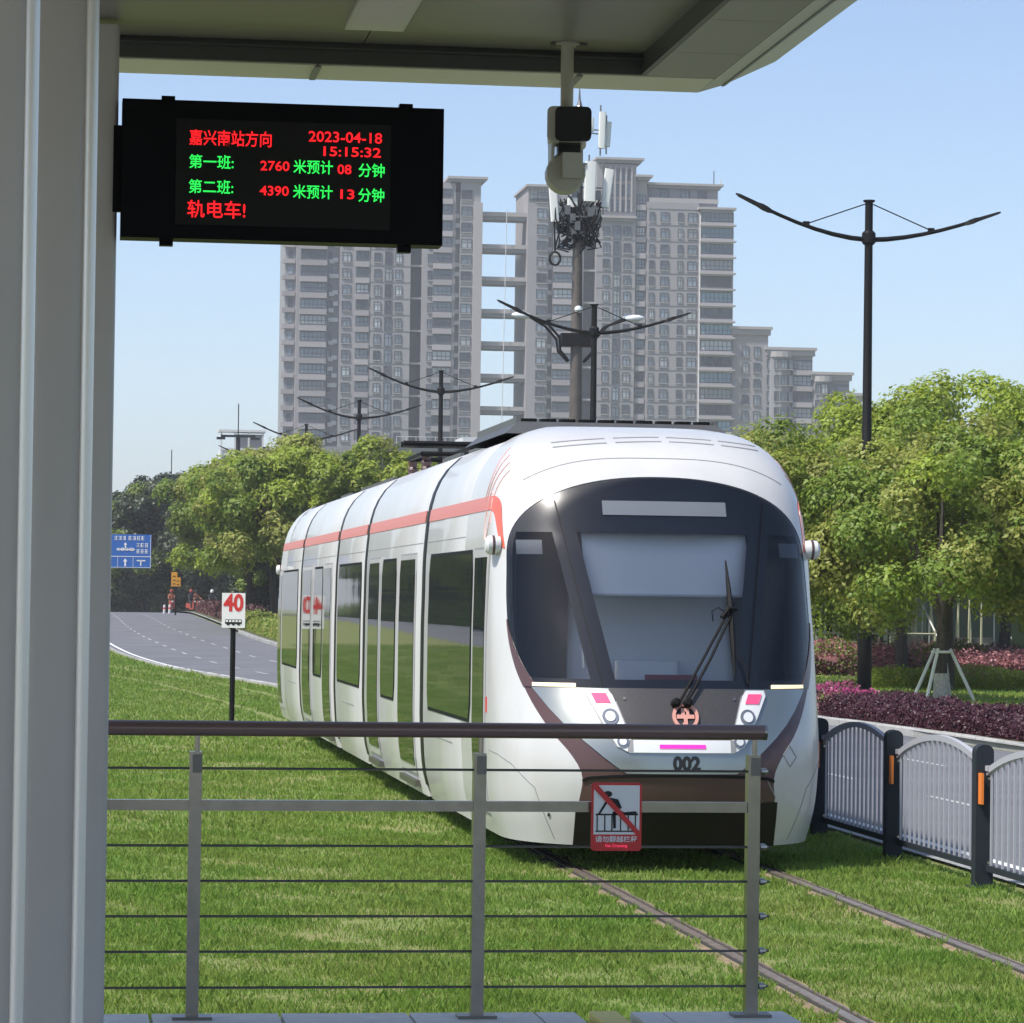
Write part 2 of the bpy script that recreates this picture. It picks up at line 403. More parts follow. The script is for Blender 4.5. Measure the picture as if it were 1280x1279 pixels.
# embedded rails
def rail(x0, name_label):
    root = thing('rail', name_label, 'rail', (0, 0, 0), 'grooved rails of the track')
    ys = [-30, 0, 12] + list(range(14, 53, 2))
    def strip(name, prof_xz, m, parent):
        mb = MB(); mb.grid([[(x0 + track_shift(y) + a, y, prof(y) + b - (.022 if y > 51 else 0)) for a, b in prof_xz] for y in ys if name == 'rail_head' or y < 51]); return mb.build(name, m, parent, smooth=True)
    head = strip('rail_head', [(-.034, -.005), (-.032, .018), (.024, .018), (.027, -.015)], 'rail_steel', root)
    strip('rail_keeper', [(.060, -.015), (.062, .014), (.074, .014), (.076, -.005)], 'rail_steel', root); strip('rail_groove', [(.024, .005), (.062, .005)], 'rail_seal', root)
    strip('rubber_seal', [(-.058, .004), (-.056, .013), (-.035, .013), (-.035, -.01)], 'rail_seal', root)
    strip('concrete_bed', [(-.12, -.01), (-.11, .006), (-.06, .009), (-.06, -.01)], 'rail_bed', root)
    strip('concrete_bed', [(.078, -.01), (.079, .008), (.092, .008), (.096, -.01)], 'rail_bed', root)
rail(3.80, 'grooved tram rail running out under the tram nearer the railing')
rail(5.27, 'grooved tram rail nearer the grey roadside fence')

# grass blades over the track bed
def grass(name, regions, blade_m, seed, label):
    rs = np.random.RandomState(seed); Vs = []
    for (x0, x1, y0, y1, dens, h, w, follow) in regions:
        n = int((x1 - x0) * (y1 - y0) * dens); x = rs.uniform(x0, x1, n); y = rs.uniform(y0, y1, n)
        cl = np.sin(x * 3.1 + 1.7 * np.sin(y * 1.3)) * np.sin(y * 2.3 + x) + .6 * np.sin(x * 8.3 + y * 5.1) + .5 * np.sin(y * 11 - x * 6)
        bare = np.sin(x * 1.7 + 2.1 * np.sin(y * .43)) * np.sin(y * .81 + 1.3 * np.sin(x * .9)) ; ok = rs.rand(n) < (.80 + .22 * cl) * np.where(bare > .82, .45, 1)
        if follow:
            ts = np.array([track_shift(v) for v in np.linspace(0, 200, 401)]); s = np.interp(y, np.linspace(0, 200, 401), ts)
            for rx in (3.80, 5.27): ok &= ~((x - rx - s > -.10 + .05 * np.sin(y * 9)) & (x - rx - s < .085 + .03 * np.sin(y * 7 + 2)))
            nr = np.interp(y, NEAR[0], NEAR[1]); ok &= x < nr - .25
        x, y, cl = x[ok], y[ok], cl[ok]; n = len(x)
        pz = np.interp(y, np.linspace(0, 300, 601), [prof(v) for v in np.linspace(0, 300, 601)])
        if not follow: pz = pz + .13
        hh = h * rs.uniform(.45, 1.25, n) * (1 + .28 * cl); hh *= np.where(rs.rand(n) < .03, 1.8, 1); a = rs.uniform(0, 6.283, n); lean = rs.uniform(.1, .8, n) * hh; la = rs.uniform(0, 6.283, n); ww = w * rs.uniform(.6, 1.3, n)
        dx, dy = np.cos(a) * ww, np.sin(a) * ww; lx, ly = np.cos(la) * lean, np.sin(la) * lean
        p0 = np.stack([x - dx, y - dy, pz - .005], 1); p1 = np.stack([x + dx, y + dy, pz - .005], 1)
        p2 = np.stack([x + lx * .35 + dx * .7, y + ly * .35 + dy * .7, pz + hh * .6], 1); p3 = np.stack([x + lx, y + ly, pz + hh], 1)
        Vs.append(np.stack([p0, p1, p2, p3], 1).reshape(-1, 3))
    V = np.concatenate(Vs); F = np.arange(len(V)).reshape(-1, 4)
    o = link(name, fast_mesh(name, V, F, [blade_m])); return tag(o, label, 'grass', kind='stuff')
grass('grass', [(-1.2, 6.5, 13, 20, 4200, .034, .0030, 1), (-1.5, 6.7, 20, 28, 2900, .036, .0040, 1), (-1.6, 6.7, 28, 42, 1100, .04, .0065, 1), (-1.8, 6.6, 42, 80, 340, .045, .012, 1), (-2, 3.5, 80, 112, 120, .07, .02, 1), (-14, -1.8, 40, 120, 45, .09, .022, 1)], 'blade', 3, 'green turf growing between and beside the tram rails')

# ------------------------------------------------------------------ tram
TX, TY, TLEN = 4.535, 23.75, 27.6
KZ = [.2, .45, .75, 1.0, 1.36, 1.7, 2.0, 2.5, 2.97, 3.15, 3.28, 3.37, 3.42]
KY = [.16, .06, 0, .05, .24, .42, .58, .84, 1.12, 1.33, 1.62, 2.0, 2.45]
KW = [1.18, 1.245, 1.27, 1.28, 1.28, 1.28, 1.275, 1.26, 1.185, 1.095, .98, .83, .66]
KD = [1.2, 1.35, 1.42, 1.40, 1.25, 1.12, 1.02, .86, .8, .74, .62, .45, .25]
NEXP = 2.5; NB = 3.0
_c = {}
def kz(z):
    k = round(z, 5)
    if k not in _c: _c[k] = (interp(z, KZ, KY), interp(z, KZ, KW), interp(z, KZ, KD))
    return _c[k]
def surf(s, z):
    yn, hw, d = kz(z); a = min(abs(s), 1) * math.pi / 2; sg = 1 if s >= 0 else -1
    x = hw * sg * abs(math.sin(a)) ** (2 / NEXP); y = yn + d * (1 - max(0, math.cos(a)) ** (2 / NEXP))
    if abs(s) > 1: y += abs(s) - 1
    return Vector((x, y, z))
def s_of_x(x, z):
    hw = kz(z)[1]; q = min(abs(x) / hw, 1); return math.copysign(2 / math.pi * math.asin(q ** (NEXP / 2)), x)
def s_of_y(y, z, side):
    yn, hw, d = kz(z)
    if y >= yn + d: return side * (1 + y - yn - d)
    q = max(0, 1 - max(0, (y - yn) / d)); return side * 2 / math.pi * math.acos(min(1, q ** (NEXP / 2)))
def surf_off(s, z, off):
    if off == 0: return surf(s, z)
    e = 1e-3; sa, sb = s - e, s + e
    if abs(s) < .02: sa, sb = -.03, .03
    t1 = surf(sb, z) - surf(sa, z); t2 = surf(s, min(z + e, 3.42)) - surf(s, max(z - e, .2))
    n = t1.cross(t2); n = n.normalized() if n.length > 1e-12 else Vector((0, -1, 0))
    return surf(s, z) + n * off
def nose_patch(rows, cols, off, rim=True, by='x'):
    """rows of (z, a, b): a skin laid over the nose between x (or s) a and b, with its edges turned down"""
    mb = MB(); G = []
    for z, a, b in rows:
        sa, sb = (s_of_x(a, z), s_of_x(b, z)) if by == 'x' else (a, b)
        if by == 'x':
            r = [surf_off(s_of_x(a + (b - a) * k / cols, z), z, off) for k in range(cols + 1)]
            if rim: r = [surf(sa, z)] + r + [surf(sb, z)]
        else:
            r = [surf_off(sa + (sb - sa) * k / cols, z, off) for k in range(cols + 1)]
            if rim: r = [surf(sa, z)] + r + [surf(sb, z)]
        G.append(r)
    if rim:
        def edge(row): 
            z, a, b = row; sa, sb = (s_of_x(a, z), s_of_x(b, z)) if by == 'x' else (a, b)
            if by == 'x': r = [surf(s_of_x(a + (b - a) * k / cols, z), z) for k in range(cols + 1)]
            else: r = [surf(sa + (sb - sa) * k / cols, z) for k in range(cols + 1)]
            return [surf(sa, z)] + r + [surf(sb, z)]
        G = [edge(rows[0])] + G + [edge(rows[-1])]
    mb.grid(G); return mb
def nose_strip(path, width, off):
    """a narrow band that follows a path of (s, z) on the shell"""
    mb = MB(); L = []; R = []; n = len(path); ws = width if isinstance(width, (list, tuple)) else [width] * n
    
    fine = []; fw_ = []
    for i in range(n - 1):
        k_ = max(1, int(max(abs(path[i + 1][0] - path[i][0]) / .02, abs(path[i + 1][1] - path[i][1]) / .03)))
        for j in range(k_): fine.append((path[i][0] + (path[i + 1][0] - path[i][0]) * j / k_, path[i][1] + (path[i + 1][1] - path[i][1]) * j / k_)); fw_.append(ws[i] + (ws[i + 1] - ws[i]) * j / k_)
    path = fine + [path[-1]]; ws = fw_ + [ws[-1]]; n = len(path); P = [surf_off(s, z, off) for s, z in path]; rows = []
    for i in range(n):
        t = (P[min(i + 1, n - 1)] - P[max(i - 1, 0)]).normalized(); s, z = path[i]
        nn = (surf_off(s, z, .05) - surf(s, z)).normalized(); b = nn.cross(t).normalized() * ws[i] / 2
        rows.append([P[i] - b - nn * off, P[i] - b, P[i] + b, P[i] + b - nn * off])
    return mb.grid(rows)
def nose_decal(me_or_polys, x0, z0, off, m, name, parent, thick=.006):
    """flat outlines (a, b) laid on the nose round the point x0, z0"""
    mb = MB()
    for poly in me_or_polys:
        top = [surf_off(s_of_x(x0 + a, z0 + b), z0 + b, off + thick) for a, b in poly]; bot = [surf_off(s_of_x(x0 + a, z0 + b), z0 + b, off) for a, b in poly]
        n = len(poly); mb.add(top + bot, [tuple(range(n))] + [(i, n + i, n + (i + 1) % n, (i + 1) % n) for i in range(n)])
    return mb.build(name, m, parent)

def bx(z): return .972 * bx0(z)
def bx0(z):
    if z < 2.3: return interp(z, [.2, .5, .68, .75, .9, 1.02, 1.2, 1.36, 1.5, 1.76, 2.0, 2.3], [.76, .76, .74, .75, .84, .94, 1.05, 1.12, 1.165, 1.205, 1.21, 1.2])
    q = min(1, (z - 2.3) / .67); return 1.2 * (1 - q ** 2.6) ** (1 / 2.2)
ZW0, ZW1 = 1.36, 2.97
def zrows():
    zs = list(np.linspace(.2, 1.36, 24)) + list(np.linspace(1.36, 2.4, 16))[1:]
    zs += [2.97 - .57 * (1 - k / 22) ** 2.2 for k in range(1, 23)]
    zs += list(np.linspace(2.97, 3.42, 18))[1:]
    return [round(float(z), 5) for z in zs]
ZR = zrows()
def side_curve(z, side, sa, n, back=True):
    """points from the straight side at y = NB round to parameter sa"""
    yn, hw, d = kz(z); pts = [Vector((side * hw, NB, z)), Vector((side * hw, yn + d + (NB - yn - d) * .5, z))] if back else []
    pts += [surf(side * (1 + (abs(sa) - 1) * k / n), z) for k in range(n + 1)]
    return pts
def cab(tram, front=True):
    shell = MB(); brown = MB(); shellrows = {-1: [], 1: []}
    for z in ZR:
        w = bx(z) if z < 2.9701 else 0
        if z > 2.97: w = 0
        for sd in (-1, 1):
            r = side_curve(z, sd, abs(s_of_x(w, z)) if w > 0 else 0, 22); shellrows[sd].append(r if sd < 0 else r[::-1])
    for sd in (-1, 1): shell.grid(shellrows[sd])
    top = shellrows[-1][-1]; topr = shellrows[1][-1]                        # flat crown of the roof behind the last row
    poly = top[::1] + topr[1:]
    shell.add(poly, [tuple(range(len(poly)))[::-1]])
    sh = shell.build('cab_shell', 'tram_white', tram, smooth=True)
    lows = [z for z in ZR if z <= 1.3601]
    G = [[surf(s_of_x(-bx(z) + 2 * bx(z) * k / 30, z), z) for k in range(31)] for z in lows]
    low = MB().grid(G).build('nose_panel', 'tram_brown', tram, smooth=True)
    return sh, low

def tram_build():
    t = thing('tram', 'white low-floor tram with red stripe and number 002 coming along the grass track', 'tram', (TX, TY, 0))
    sh, low = cab(t)
    # ---- windscreen: tinted glass over a dark printed border, real cab behind it
    wz = [z for z in ZR if ZW0 - 1e-4 <= z <= ZW1 + 1e-4]
    gl = MB().grid([[surf_off(s_of_x(-bx(z) + 2 * bx(z) * k / 36, z), z, .004) for k in range(37)] for z in wz]).build('windshield', 'windshield_glass', t, smooth=True)
    def inner(name, rows, m, cols=14, off=-.006): return nose_patch(rows, cols, off, rim=False).build(name, m, gl, smooth=True)
    ztop = [z for z in wz if z >= 2.4]; zt0 = 2.535
    inner('printed_border', [(z, -bx(z), bx(z)) for z in [zt0] + [q for q in wz if q > zt0]], 'frit', 30)
    def dl(z, sgn): return sgn * (.52 + (.80 - .52) * (z - 1.36) / 1.5)
    zz = list(np.linspace(1.362, zt0, 16))
    for sg in (-1, 1):
        inner('printed_border', [(z, dl(z, sg) - .075, dl(z, sg) + .105) if sg > 0 else (z, dl(z, sg) - .105, dl(z, sg) + .075) for z in zz], 'frit', 4)
        inner('printed_border', [(z, bx(z) - .035, bx(z)) if sg > 0 else (z, -bx(z), -bx(z) + .035) for z in zz], 'frit', 3)
        inner('windshield_joint', [(z, dl(z, sg) + sg * .028 - .004, dl(z, sg) + sg * .028 + .004) for z in list(np.linspace(1.365, 2.78, 18))], 'gasket', 2, .006)
        inner('display_panel', [(z, min(sg * .92, sg * 1.10), max(sg * .92, sg * 1.10)) for z in np.linspace(2.36, 2.47, 4)], 'display_glass', 6, .002)
    inner('printed_border', [(z, -bx(z), bx(z)) for z in np.linspace(1.362, 1.43, 4)], 'frit', 30)
    inner('destination_display', [(z, -.46, .50) for z in np.linspace(2.665, 2.775, 4)], 'display_glass', 12, .007)
    # lower corners of the screen are covered by the brown sweep
    for sg in (-1, 1):
        rows = []
        for z in np.linspace(1.36, 1.86, 14):
            q = (1.86 - z) / .5; a, b = bx(z) - .085 * q ** 1.6 - .004, bx(z) + .002; rows.append((z, a, b) if sg > 0 else (z, -b, -a))
        nose_patch(rows, 4, .008).build('sweep_panel', 'tram_brown', t, smooth=True)
        rows = [(z, .74, 1.03) if sg > 0 else (z, -1.03, -.74) for z in np.linspace(1.366, 1.392, 3)]
        nose_patch(rows, 10, .012).build('marker_light', 'marker_cream', t)
    # cab behind the glass
    ci = MB(); ci.b2(-1.06, 1.06, 1.45, 1.5, .6, 2.72); inter = ci.build('cab_interior', 'cab_grey', t)
    MB().b2(-1.1, 1.1, .75, 1.9, .98, 1.02).build('cab_floor', 'charcoal', inter)
    MB().add([(-.9, .62, 1.3), (.9, .62, 1.3), (.8, 1.05, 1.38), (-.8, 1.05, 1.38), (-.9, .62, 1.0), (.9, .62, 1.0)], [(0, 1, 2, 3), (4, 5, 1, 0)]).build('dashboard', 'charcoal', inter)
    MB().add([(-.60, .83, 2.06), (.68, .83, 2.06), (.66, 1.02, 2.56), (-.62, 1.02, 2.56)], [(0, 1, 2, 3)]).build('sun_blind', 'blind', inter)
    for sg in (-1, 1): MB().b2(sg * .86 - .20, sg * .86 + .20, 1.36, 1.40, 1.05, 2.55).build('side_darkener', 'charcoal', inter)  # added dark panels that darken the view through the side panes
    MB().tube([(-.62, .825, 2.06), (.70, .825, 2.06)], .012, 6).build('blind_rod', 'lamp_white', inter)
    MB().tube([(-.63, .70, 1.5), (-.66, 1.0, 2.5)], .012, 6).build('blind_rail', 'lamp_white', inter)
    MB().rbox((-.05, 1.25, 1.30), (.5, .12, .5), .05).build('driver_seat', 'cab_grey', inter, smooth=True)
    MB().slab([(-.18, 1.36), (.22, 1.36), (.22, 1.46), (-.18, 1.46)], .60, .62).build('route_card', 'petal_pale', inter)
    # ---- silver mask, bumper, lamps
    mk = [(.745, .41), (.80, .49), (.86, .57), (.92, .64), (1.0, .735), (1.1, .84), (1.2, .925), (1.3, .995), (1.358, 1.035)]
    nose_patch([(z, -w, w) for z, w in mk], 30, .012).build('front_mask', 'tram_silver', t, smooth=True)
    pc = [(.99, .37), (1.06, .395), (1.15, .43), (1.25, .47), (1.34, .505), (1.357, .51)]
    fp = nose_patch([(z, -w, w) for z, w in pc], 16, .02).build('front_panel', 'charcoal', t, smooth=True)
    for x, z in ((-.40, 1.28), (.42, 1.28)): nose_decal([[(.011 * math.cos(k), .011 * math.sin(k)) for k in np.linspace(0, 6.283, 9)[:-1]]], x, z, .021, 'steel', 'screw', fp)
    for sg in (-1, 1):
        rows = []
        for z in np.linspace(.895, 1.345, 12):
            q = (z - .895) / .45; o = .44 + .25 * q ** .9; i = .345 + .155 * q
            if q < .08: o -= .05
            if q > .93: o -= .03; i += .02
            rows.append((z, i, o) if sg > 0 else (z, -o, -i))
        hl = nose_patch(rows, 6, .026).build('headlight', 'lamp_white', t, smooth=True)
        ring = [(1.06 * a, 1.06 * b) for a, b in [(rows[k][1], rows[k][0]) for k in range(0)]]
        def quad(za, zb, sh_, w): return [(sg * (sh_(za) - w) , za), (sg * (sh_(za) + w), za), (sg * (sh_(zb) + w), zb), (sg * (sh_(zb) - w), zb)]
        mid = lambda z: (.345 + .155 * (z - .895) / .45 + .44 + .25 * ((z - .895) / .45) ** .9) / 2
        nose_decal([[(a, b) for a, b in quad(1.245, 1.315, mid, .052)]], 0, 0, .027, 'lamp_red', 'tail_lamp', hl)
        circ = lambda r, n=20: [(r * math.cos(k), r * math.sin(k)) for k in np.linspace(0, 2 * math.pi, n + 1)[:-1]]
        nose_decal([circ(.058)], sg * mid(1.145), 1.145, .027, 'lens_grey', 'lens', hl); nose_decal([circ(.036)], sg * mid(1.145), 1.145, .034, 'lamp_white', 'bulb', hl)
        nose_decal([circ(.042)], sg * mid(.97), .97, .027, 'lens_grey', 'lens', hl); nose_decal([circ(.026)], sg * mid(.97), .97, .034, 'lamp_white', 'bulb', hl)
        rows2 = [(r[0], r[1] - .010, r[1] + .002) for r in rows]; rows3 = [(r[0], r[2] - .002, r[2] + .010) for r in rows]
        for q in (rows2, rows3): nose_patch(q, 2, .020).build('lamp_gasket', 'seam_grey', hl)
        nose_patch([(z, .36, .40) if sg > 0 else (z, -.40, -.36) for z in np.linspace(.90, .985, 3)], 2, .028).build('lamp_divider', 'seam_grey', hl)
    lb = nose_patch([(z, -.36, .36) for z in np.linspace(.895, .985, 5)], 14, .026).build('light_bar', 'lamp_white', t, smooth=True)
    nose_patch([(z, -.17, .17) for z in np.linspace(.925, .952, 3)], 12, .031).build('lamp_strip', 'lamp_magenta', lb)
    # bumper
    bo = [.2, .26, .34, .42, .5, .53]
    nose_patch([(z, -.755, .755) for z in bo], 24, .008).build('bumper', 'tram_black', t, smooth=True)
    pts = [(-.715, .685), (-.69, .70), (-.66, .708), (-.5, .722), (-.25, .729), (0, .731), (.25, .729), (.5, .722), (.66, .708), (.69, .70), (.715, .685)]
    nose_strip([(s_of_x(x, z), z) for x, z in pts], .022, .012).build('bumper_gap', 'gasket', t)
    nose_strip([(s_of_x(x, z), z) for x, z in ((.86, .95), (.92, .86), (.86, .79), (.80, .88), (.86, .95))], .007, .004).build('hatch_line', 'seam_grey', t)
    nose_strip([(s_of_x(x, z), z) for x, z in ((.66, .70), (.74, .56))], .006, .004).build('hatch_line', 'seam_grey', t)
    # number
    me = text_mesh('002', .135, .007, 'CENTER', 0); mb = MB()
    vs = [surf_off(s_of_x(.03 + v.co.x, .815 + v.co.y), .815 + v.co.y, .0145) for v in me.vertices]
    mb.add(vs, [tuple(p.vertices) for p in me.polygons]).build('fleet_number', 'sign_black', t)
    # emblem: ring with a cross-like figure
    n = 28; ro, ri = .098, .074; em = MB()
    ang = [2 * math.pi * k / n for k in range(n)]; ez, ex = 1.15, .035
    P = lambda a, b, o: surf_off(s_of_x(ex + a, ez + b), ez + b, o)
    rows = [[P(r * math.cos(k), r * math.sin(k), o) for k in ang + [ang[0]]] for r, o in ((ro, .02), (ro, .038), (ri, .038), (ri, .02))]; em.grid(rows)
    e = em.build('emblem', 'emblem_pink', t, smooth=True)
    nose_decal([[(.075 * math.cos(k), .075 * math.sin(k)) for k in ang]], ex, ez, .021, 'cloth_dark', 'emblem_ground', e, .004)
    nose_decal([[(-.066, -.016), (.066, -.016), (.066, .012), (-.066, .012)], [(-.03, .012), (-.004, .012), (-.004, .032), (-.03, .055)][::1], [(-.03, .036), (.03, .036), (.03, .058), (-.03, .058)], [(.008, .012), (.03, .012), (.03, .04), (.008, .04)], [(-.014, -.06), (.014, -.06), (.014, -.016), (-.014, -.016)], [(-.03, -.062), (.0, -.062), (.0, -.04), (-.022, -.044)]], ex, ez, .026, 'emblem_pink', 'emblem_figure', e, .008)
    # wiper
    wp = thing('wiper', None, None); wp.parent = t; del_keys(wp)
    Q = lambda x, z, o: surf_off(s_of_x(x, z), z, o)
    for dx in (-.02, .035):
        MB().tube([Q(.02 + dx, 1.25, .05), Q(.22 + dx, 1.56, .06), Q(.43 + dx * .6, 1.9, .055)], .011, 6).build('wiper_arm', 'lamp_black', wp)
        MB().lathe([(.036, 0), (.036, .05), (.02, .07)], Q(.0 + dx * 1.6, 1.245, .02), (0, -1, .3), 10).build('wiper_pivot', 'lamp_black', wp)
    MB().tube([Q(.455, 2.32, .02), Q(.455, 2.1, .03), Q(.45, 1.9, .04), Q(.445, 1.65, .03), Q(.44, 1.45, .02)], [.006, .018, .024, .02, .006], 6).build('wiper_blade', 'lamp_black', wp)
    MB().tube([Q(.37, 1.87, .06), Q(.42, 1.93, .08), Q(.49, 1.93, .07)], .018, 6).build('wiper_head', 'lamp_black', wp)
    MB().tube([Q(.30, 1.84, .06), Q(.29, 1.90, .09), Q(.34, 1.93, .09), Q(.40, 1.9, .07)], .005, 5).build('wiper_hose', 'lamp_black', wp)
    MB().tube([Q(.47, 1.62, .03), Q(.53, 1.5, .03), Q(.545, 1.40, .02)], .006, 5).build('wiper_hose', 'lamp_black', wp)
    # vents and seam above the screen
    for x0, x1 in ((-.66, -.24), (-.17, .2), (.26, .62), (.68, 1.0)):
        for zz_ in (3.265, 3.305):
            f = lambda x: zz_ - .075 * (abs(x - .12)) ** 1.7
            nose_strip([(s_of_x(x0 + (x1 - x0) * k / 8 - .1, f(x0 + (x1 - x0) * k / 8 - .1)), f(x0 + (x1 - x0) * k / 8 - .1)) for k in range(9)], .018, .004).build('roof_vent', 'seam_grey', t)
    seam = [(s_of_x(x, 3.12 - .26 * abs(x / 1.14) ** 3.2), 3.12 - .26 * abs(x / 1.14) ** 3.2) for x in np.linspace(-1.02, 1.02, 45)]
    nose_strip(seam, .007, .003).build('roof_seam', 'seam_grey', t)
    # stripe end sweeping down to the screen, and thin calligraphic strokes
    for sd in (-1, 1):
        kp = [(1.80, 2.765, .11), (1.70, 2.765, .11), (1.60, 2.762, .115), (1.53, 2.745, .115), (1.47, 2.705, .105), (1.42, 2.64, .085), (1.37, 2.57, .07), (1.32, 2.50, .055), (1.27, 2.44, .035), (1.235, 2.405, .012)]
        tt = np.linspace(0, 9, 46); pp = [(s_of_y(interp(q_, range(10), [k_[0] for k_ in kp]), interp(q_, range(10), [k_[1] for k_ in kp]), sd), interp(q_, range(10), [k_[1] for k_ in kp])) for q_ in tt]
        nose_strip(pp, [interp(q_, range(10), [k_[2] for k_ in kp]) for q_ in tt], .005).build('stripe', 'stripe_red', t, smooth=True)
        for k in range(4):
            y0 = 1.58 + .14 * k; path = [(y0 + .05 * math.sin(q * 3 + k), 2.60 + .13 * k * .5 + q * .42) for q in np.linspace(0, 1, 10)]
            nose_strip([(s_of_y(y, z, sd), z) for y, z in path], [.004 + .010 * math.sin(q * 3.1) for q in np.linspace(0.05, .95, 10)], .006).build('script_stroke', 'script_pink', t)
        path = [(1.72 + .10 * math.cos(q), 2.66 + .19 * math.sin(q)) for q in np.linspace(.4, 6.6, 22)]
        nose_strip([(s_of_y(y, z, sd), z) for y, z in path], .010, .006).build('script_stroke', 'script_pink', t)
    # flank seams and small stencilled marks on the white cheek
    for sd in (-1, 1):
        nose_strip([(s_of_y(y, z, sd), z) for y, z in ((1.25, .86), (.95, .84), (.7, .78), (.45, .62), (.42, .45), (.42, .24))], .006, .003).build('hatch_line', 'seam_grey', t)
    for k, dx in enumerate((0, .026, .052)): nose_decal([[(-.008, -.018), (.008, -.018), (.008, .018), (-.008, .018)]], -.96 + dx, .50, .004, 'seam_grey', 'stencil_mark', t, .003)
    nose_decal([[(-.007, -.012), (.007, -.012), (.007, .012), (-.007, .012)]], -.93, .42, .004, 'sign_black', 'stencil_mark', t, .003)
    # ---- modules
    bounds = [NB, 6.05, 11.9, 15.7, 21.55, TLEN - NB]
    zc = [z for z in np.linspace(.2, 3.42, 30)]
    def half(z): return kz(float(z))[1]
    def tube_section(y0, y1, inset=0, name='carriage', m='tram_white', z0=.2):
        ring = [(-half(z) + inset, z) for z in zc if z >= z0] + [(half(z) - inset, z) for z in zc[::-1] if z >= z0]
        ys = [y0, y0 + .03, y1 - .03, y1]; ins = [.02, 0, 0, .02]; mb = MB()
        rows = []
        for y, i in zip(ys, ins): rows.append([(math.copysign(max(abs(x) - i, 0), x), y, min(z, 3.42) - (i if z > 3.3 else 0)) for x, z in ring] + [(ring[0][0] + i, y, ring[0][1])])
        mb.grid(rows); n = len(ring); mb.add(rows[0][:-1], [tuple(range(n))]); mb.add(rows[-1][:-1], [tuple(range(n))[::-1]])
        return mb.build(name, m, t, smooth=True)
    def side_patch(sd, y0, y1, z0, z1, off, name, m, parent, nz=8, r=.0):
        rows = []
        for z in np.linspace(z0, z1, nz):
            c = 0
            if r: dz = min(z - z0, z1 - z); c = r - math.sqrt(max(0, r * r - (r - min(dz, r)) ** 2))
            h = half(z); rows.append([(sd * h, y0 + c, z), (sd * (h + off), y0 + c, z), (sd * (h + off), y1 - c, z), (sd * h, y1 - c, z)])
        rows = [[(sd * half(z0), p[1], z0) for p in rows[0]]] + rows + [[(sd * half(z1), p[1], z1) for p in rows[-1]]]
        return MB().grid(rows).build(name, m, parent)
    def window(sd, y0, y1, z0, z1, parent):
        w = side_patch(sd, y0 - .03, y1 + .03, z0 - .03, z1 + .03, .005, 'window', 'gasket', parent, 10, .08)
        side_patch(sd, y0, y1, z0, z1, .009, 'pane', 'side_glass', w, 10, .06); return w
    def door(sd, y0, y1, parent):
        d = side_patch(sd, y0 - .05, y1 + .05, .36, 2.44, .006, 'door', 'seam_grey', parent, 14, .05)
        side_patch(sd, y0 - .03, y1 + .03, .38, 2.42, .010, 'door_leaf', 'tram_white', d, 14, .05)
        side_patch(sd, y0 + .02, y1 - .02, .46, 2.38, .015, 'door_pane', 'side_glass', d, 14, .05); 
        h = half(.3); MB().b2(min(sd * (h - .05), sd * (h + .05)), max(sd * (h - .05), sd * (h + .05)), y0 - .02, y1 + .02, .265, .325).build('door_step', 'steel_dark', parent); return d
    names = []
    segs = [(bounds[i], bounds[i + 1]) for i in range(5)]
    for i, (a, b) in enumerate(segs):
        a2 = a + (0 if i == 0 else .15); b2_ = b - (0 if i == 4 else .15); c = tube_section(a2, b2_)
        mid = TLEN / 2; mir = lambda y: TLEN - y
        for sd in (-1, 1):
            side_patch(sd, a2 + .02 if i else a2 - 1.20, b2_ - .02 if i < 4 else b2_ + 1.20, 2.71, 2.82, .005, 'stripe', 'stripe_red', c, 3)
            if i == 0: window(sd, 2.42, 5.5, 1.05, 2.38, c)
            if i == 4: window(sd, mir(5.5), mir(2.42), 1.05, 2.38, c)
            if i == 1: door(sd, 6.65, 8.05, c); window(sd, 8.5, 9.9, 1.03, 2.38, c); door(sd, 10.15, 11.3, c)
            if i == 3: door(sd, mir(8.05), mir(6.65), c); window(sd, mir(9.9), mir(8.5), 1.03, 2.38, c); door(sd, mir(11.3), mir(10.15), c)
            if i == 2: window(sd, 12.3, 15.3, 1.05, 2.38, c)
            for yq in ((a2 + .6, b2_ - .6) if i in (1, 3) else (a2 + .45, (a2 + b2_) / 2 + .35, b2_ - .45)): side_patch(sd, yq, yq + .008, .24, .92 if i in (0, 2, 4) else .34, .0025, 'panel_joint', 'seam_grey', c, 2)
            side_patch(sd, a2 + .03, b2_ - .03, 2.52, 2.526, .0025, 'panel_joint', 'seam_grey', c, 2)
            if i in (0, 2, 4):
                ym = (a2 + b2_) / 2; side_patch(sd, ym - .8, ym + .8, .80, .812, .003, 'hatch_line', 'seam_grey', c, 2)
    for y in bounds[1:-1]: tube_section(y - .18, y + .18, .004, 'gangway', 'tram_black', .26)
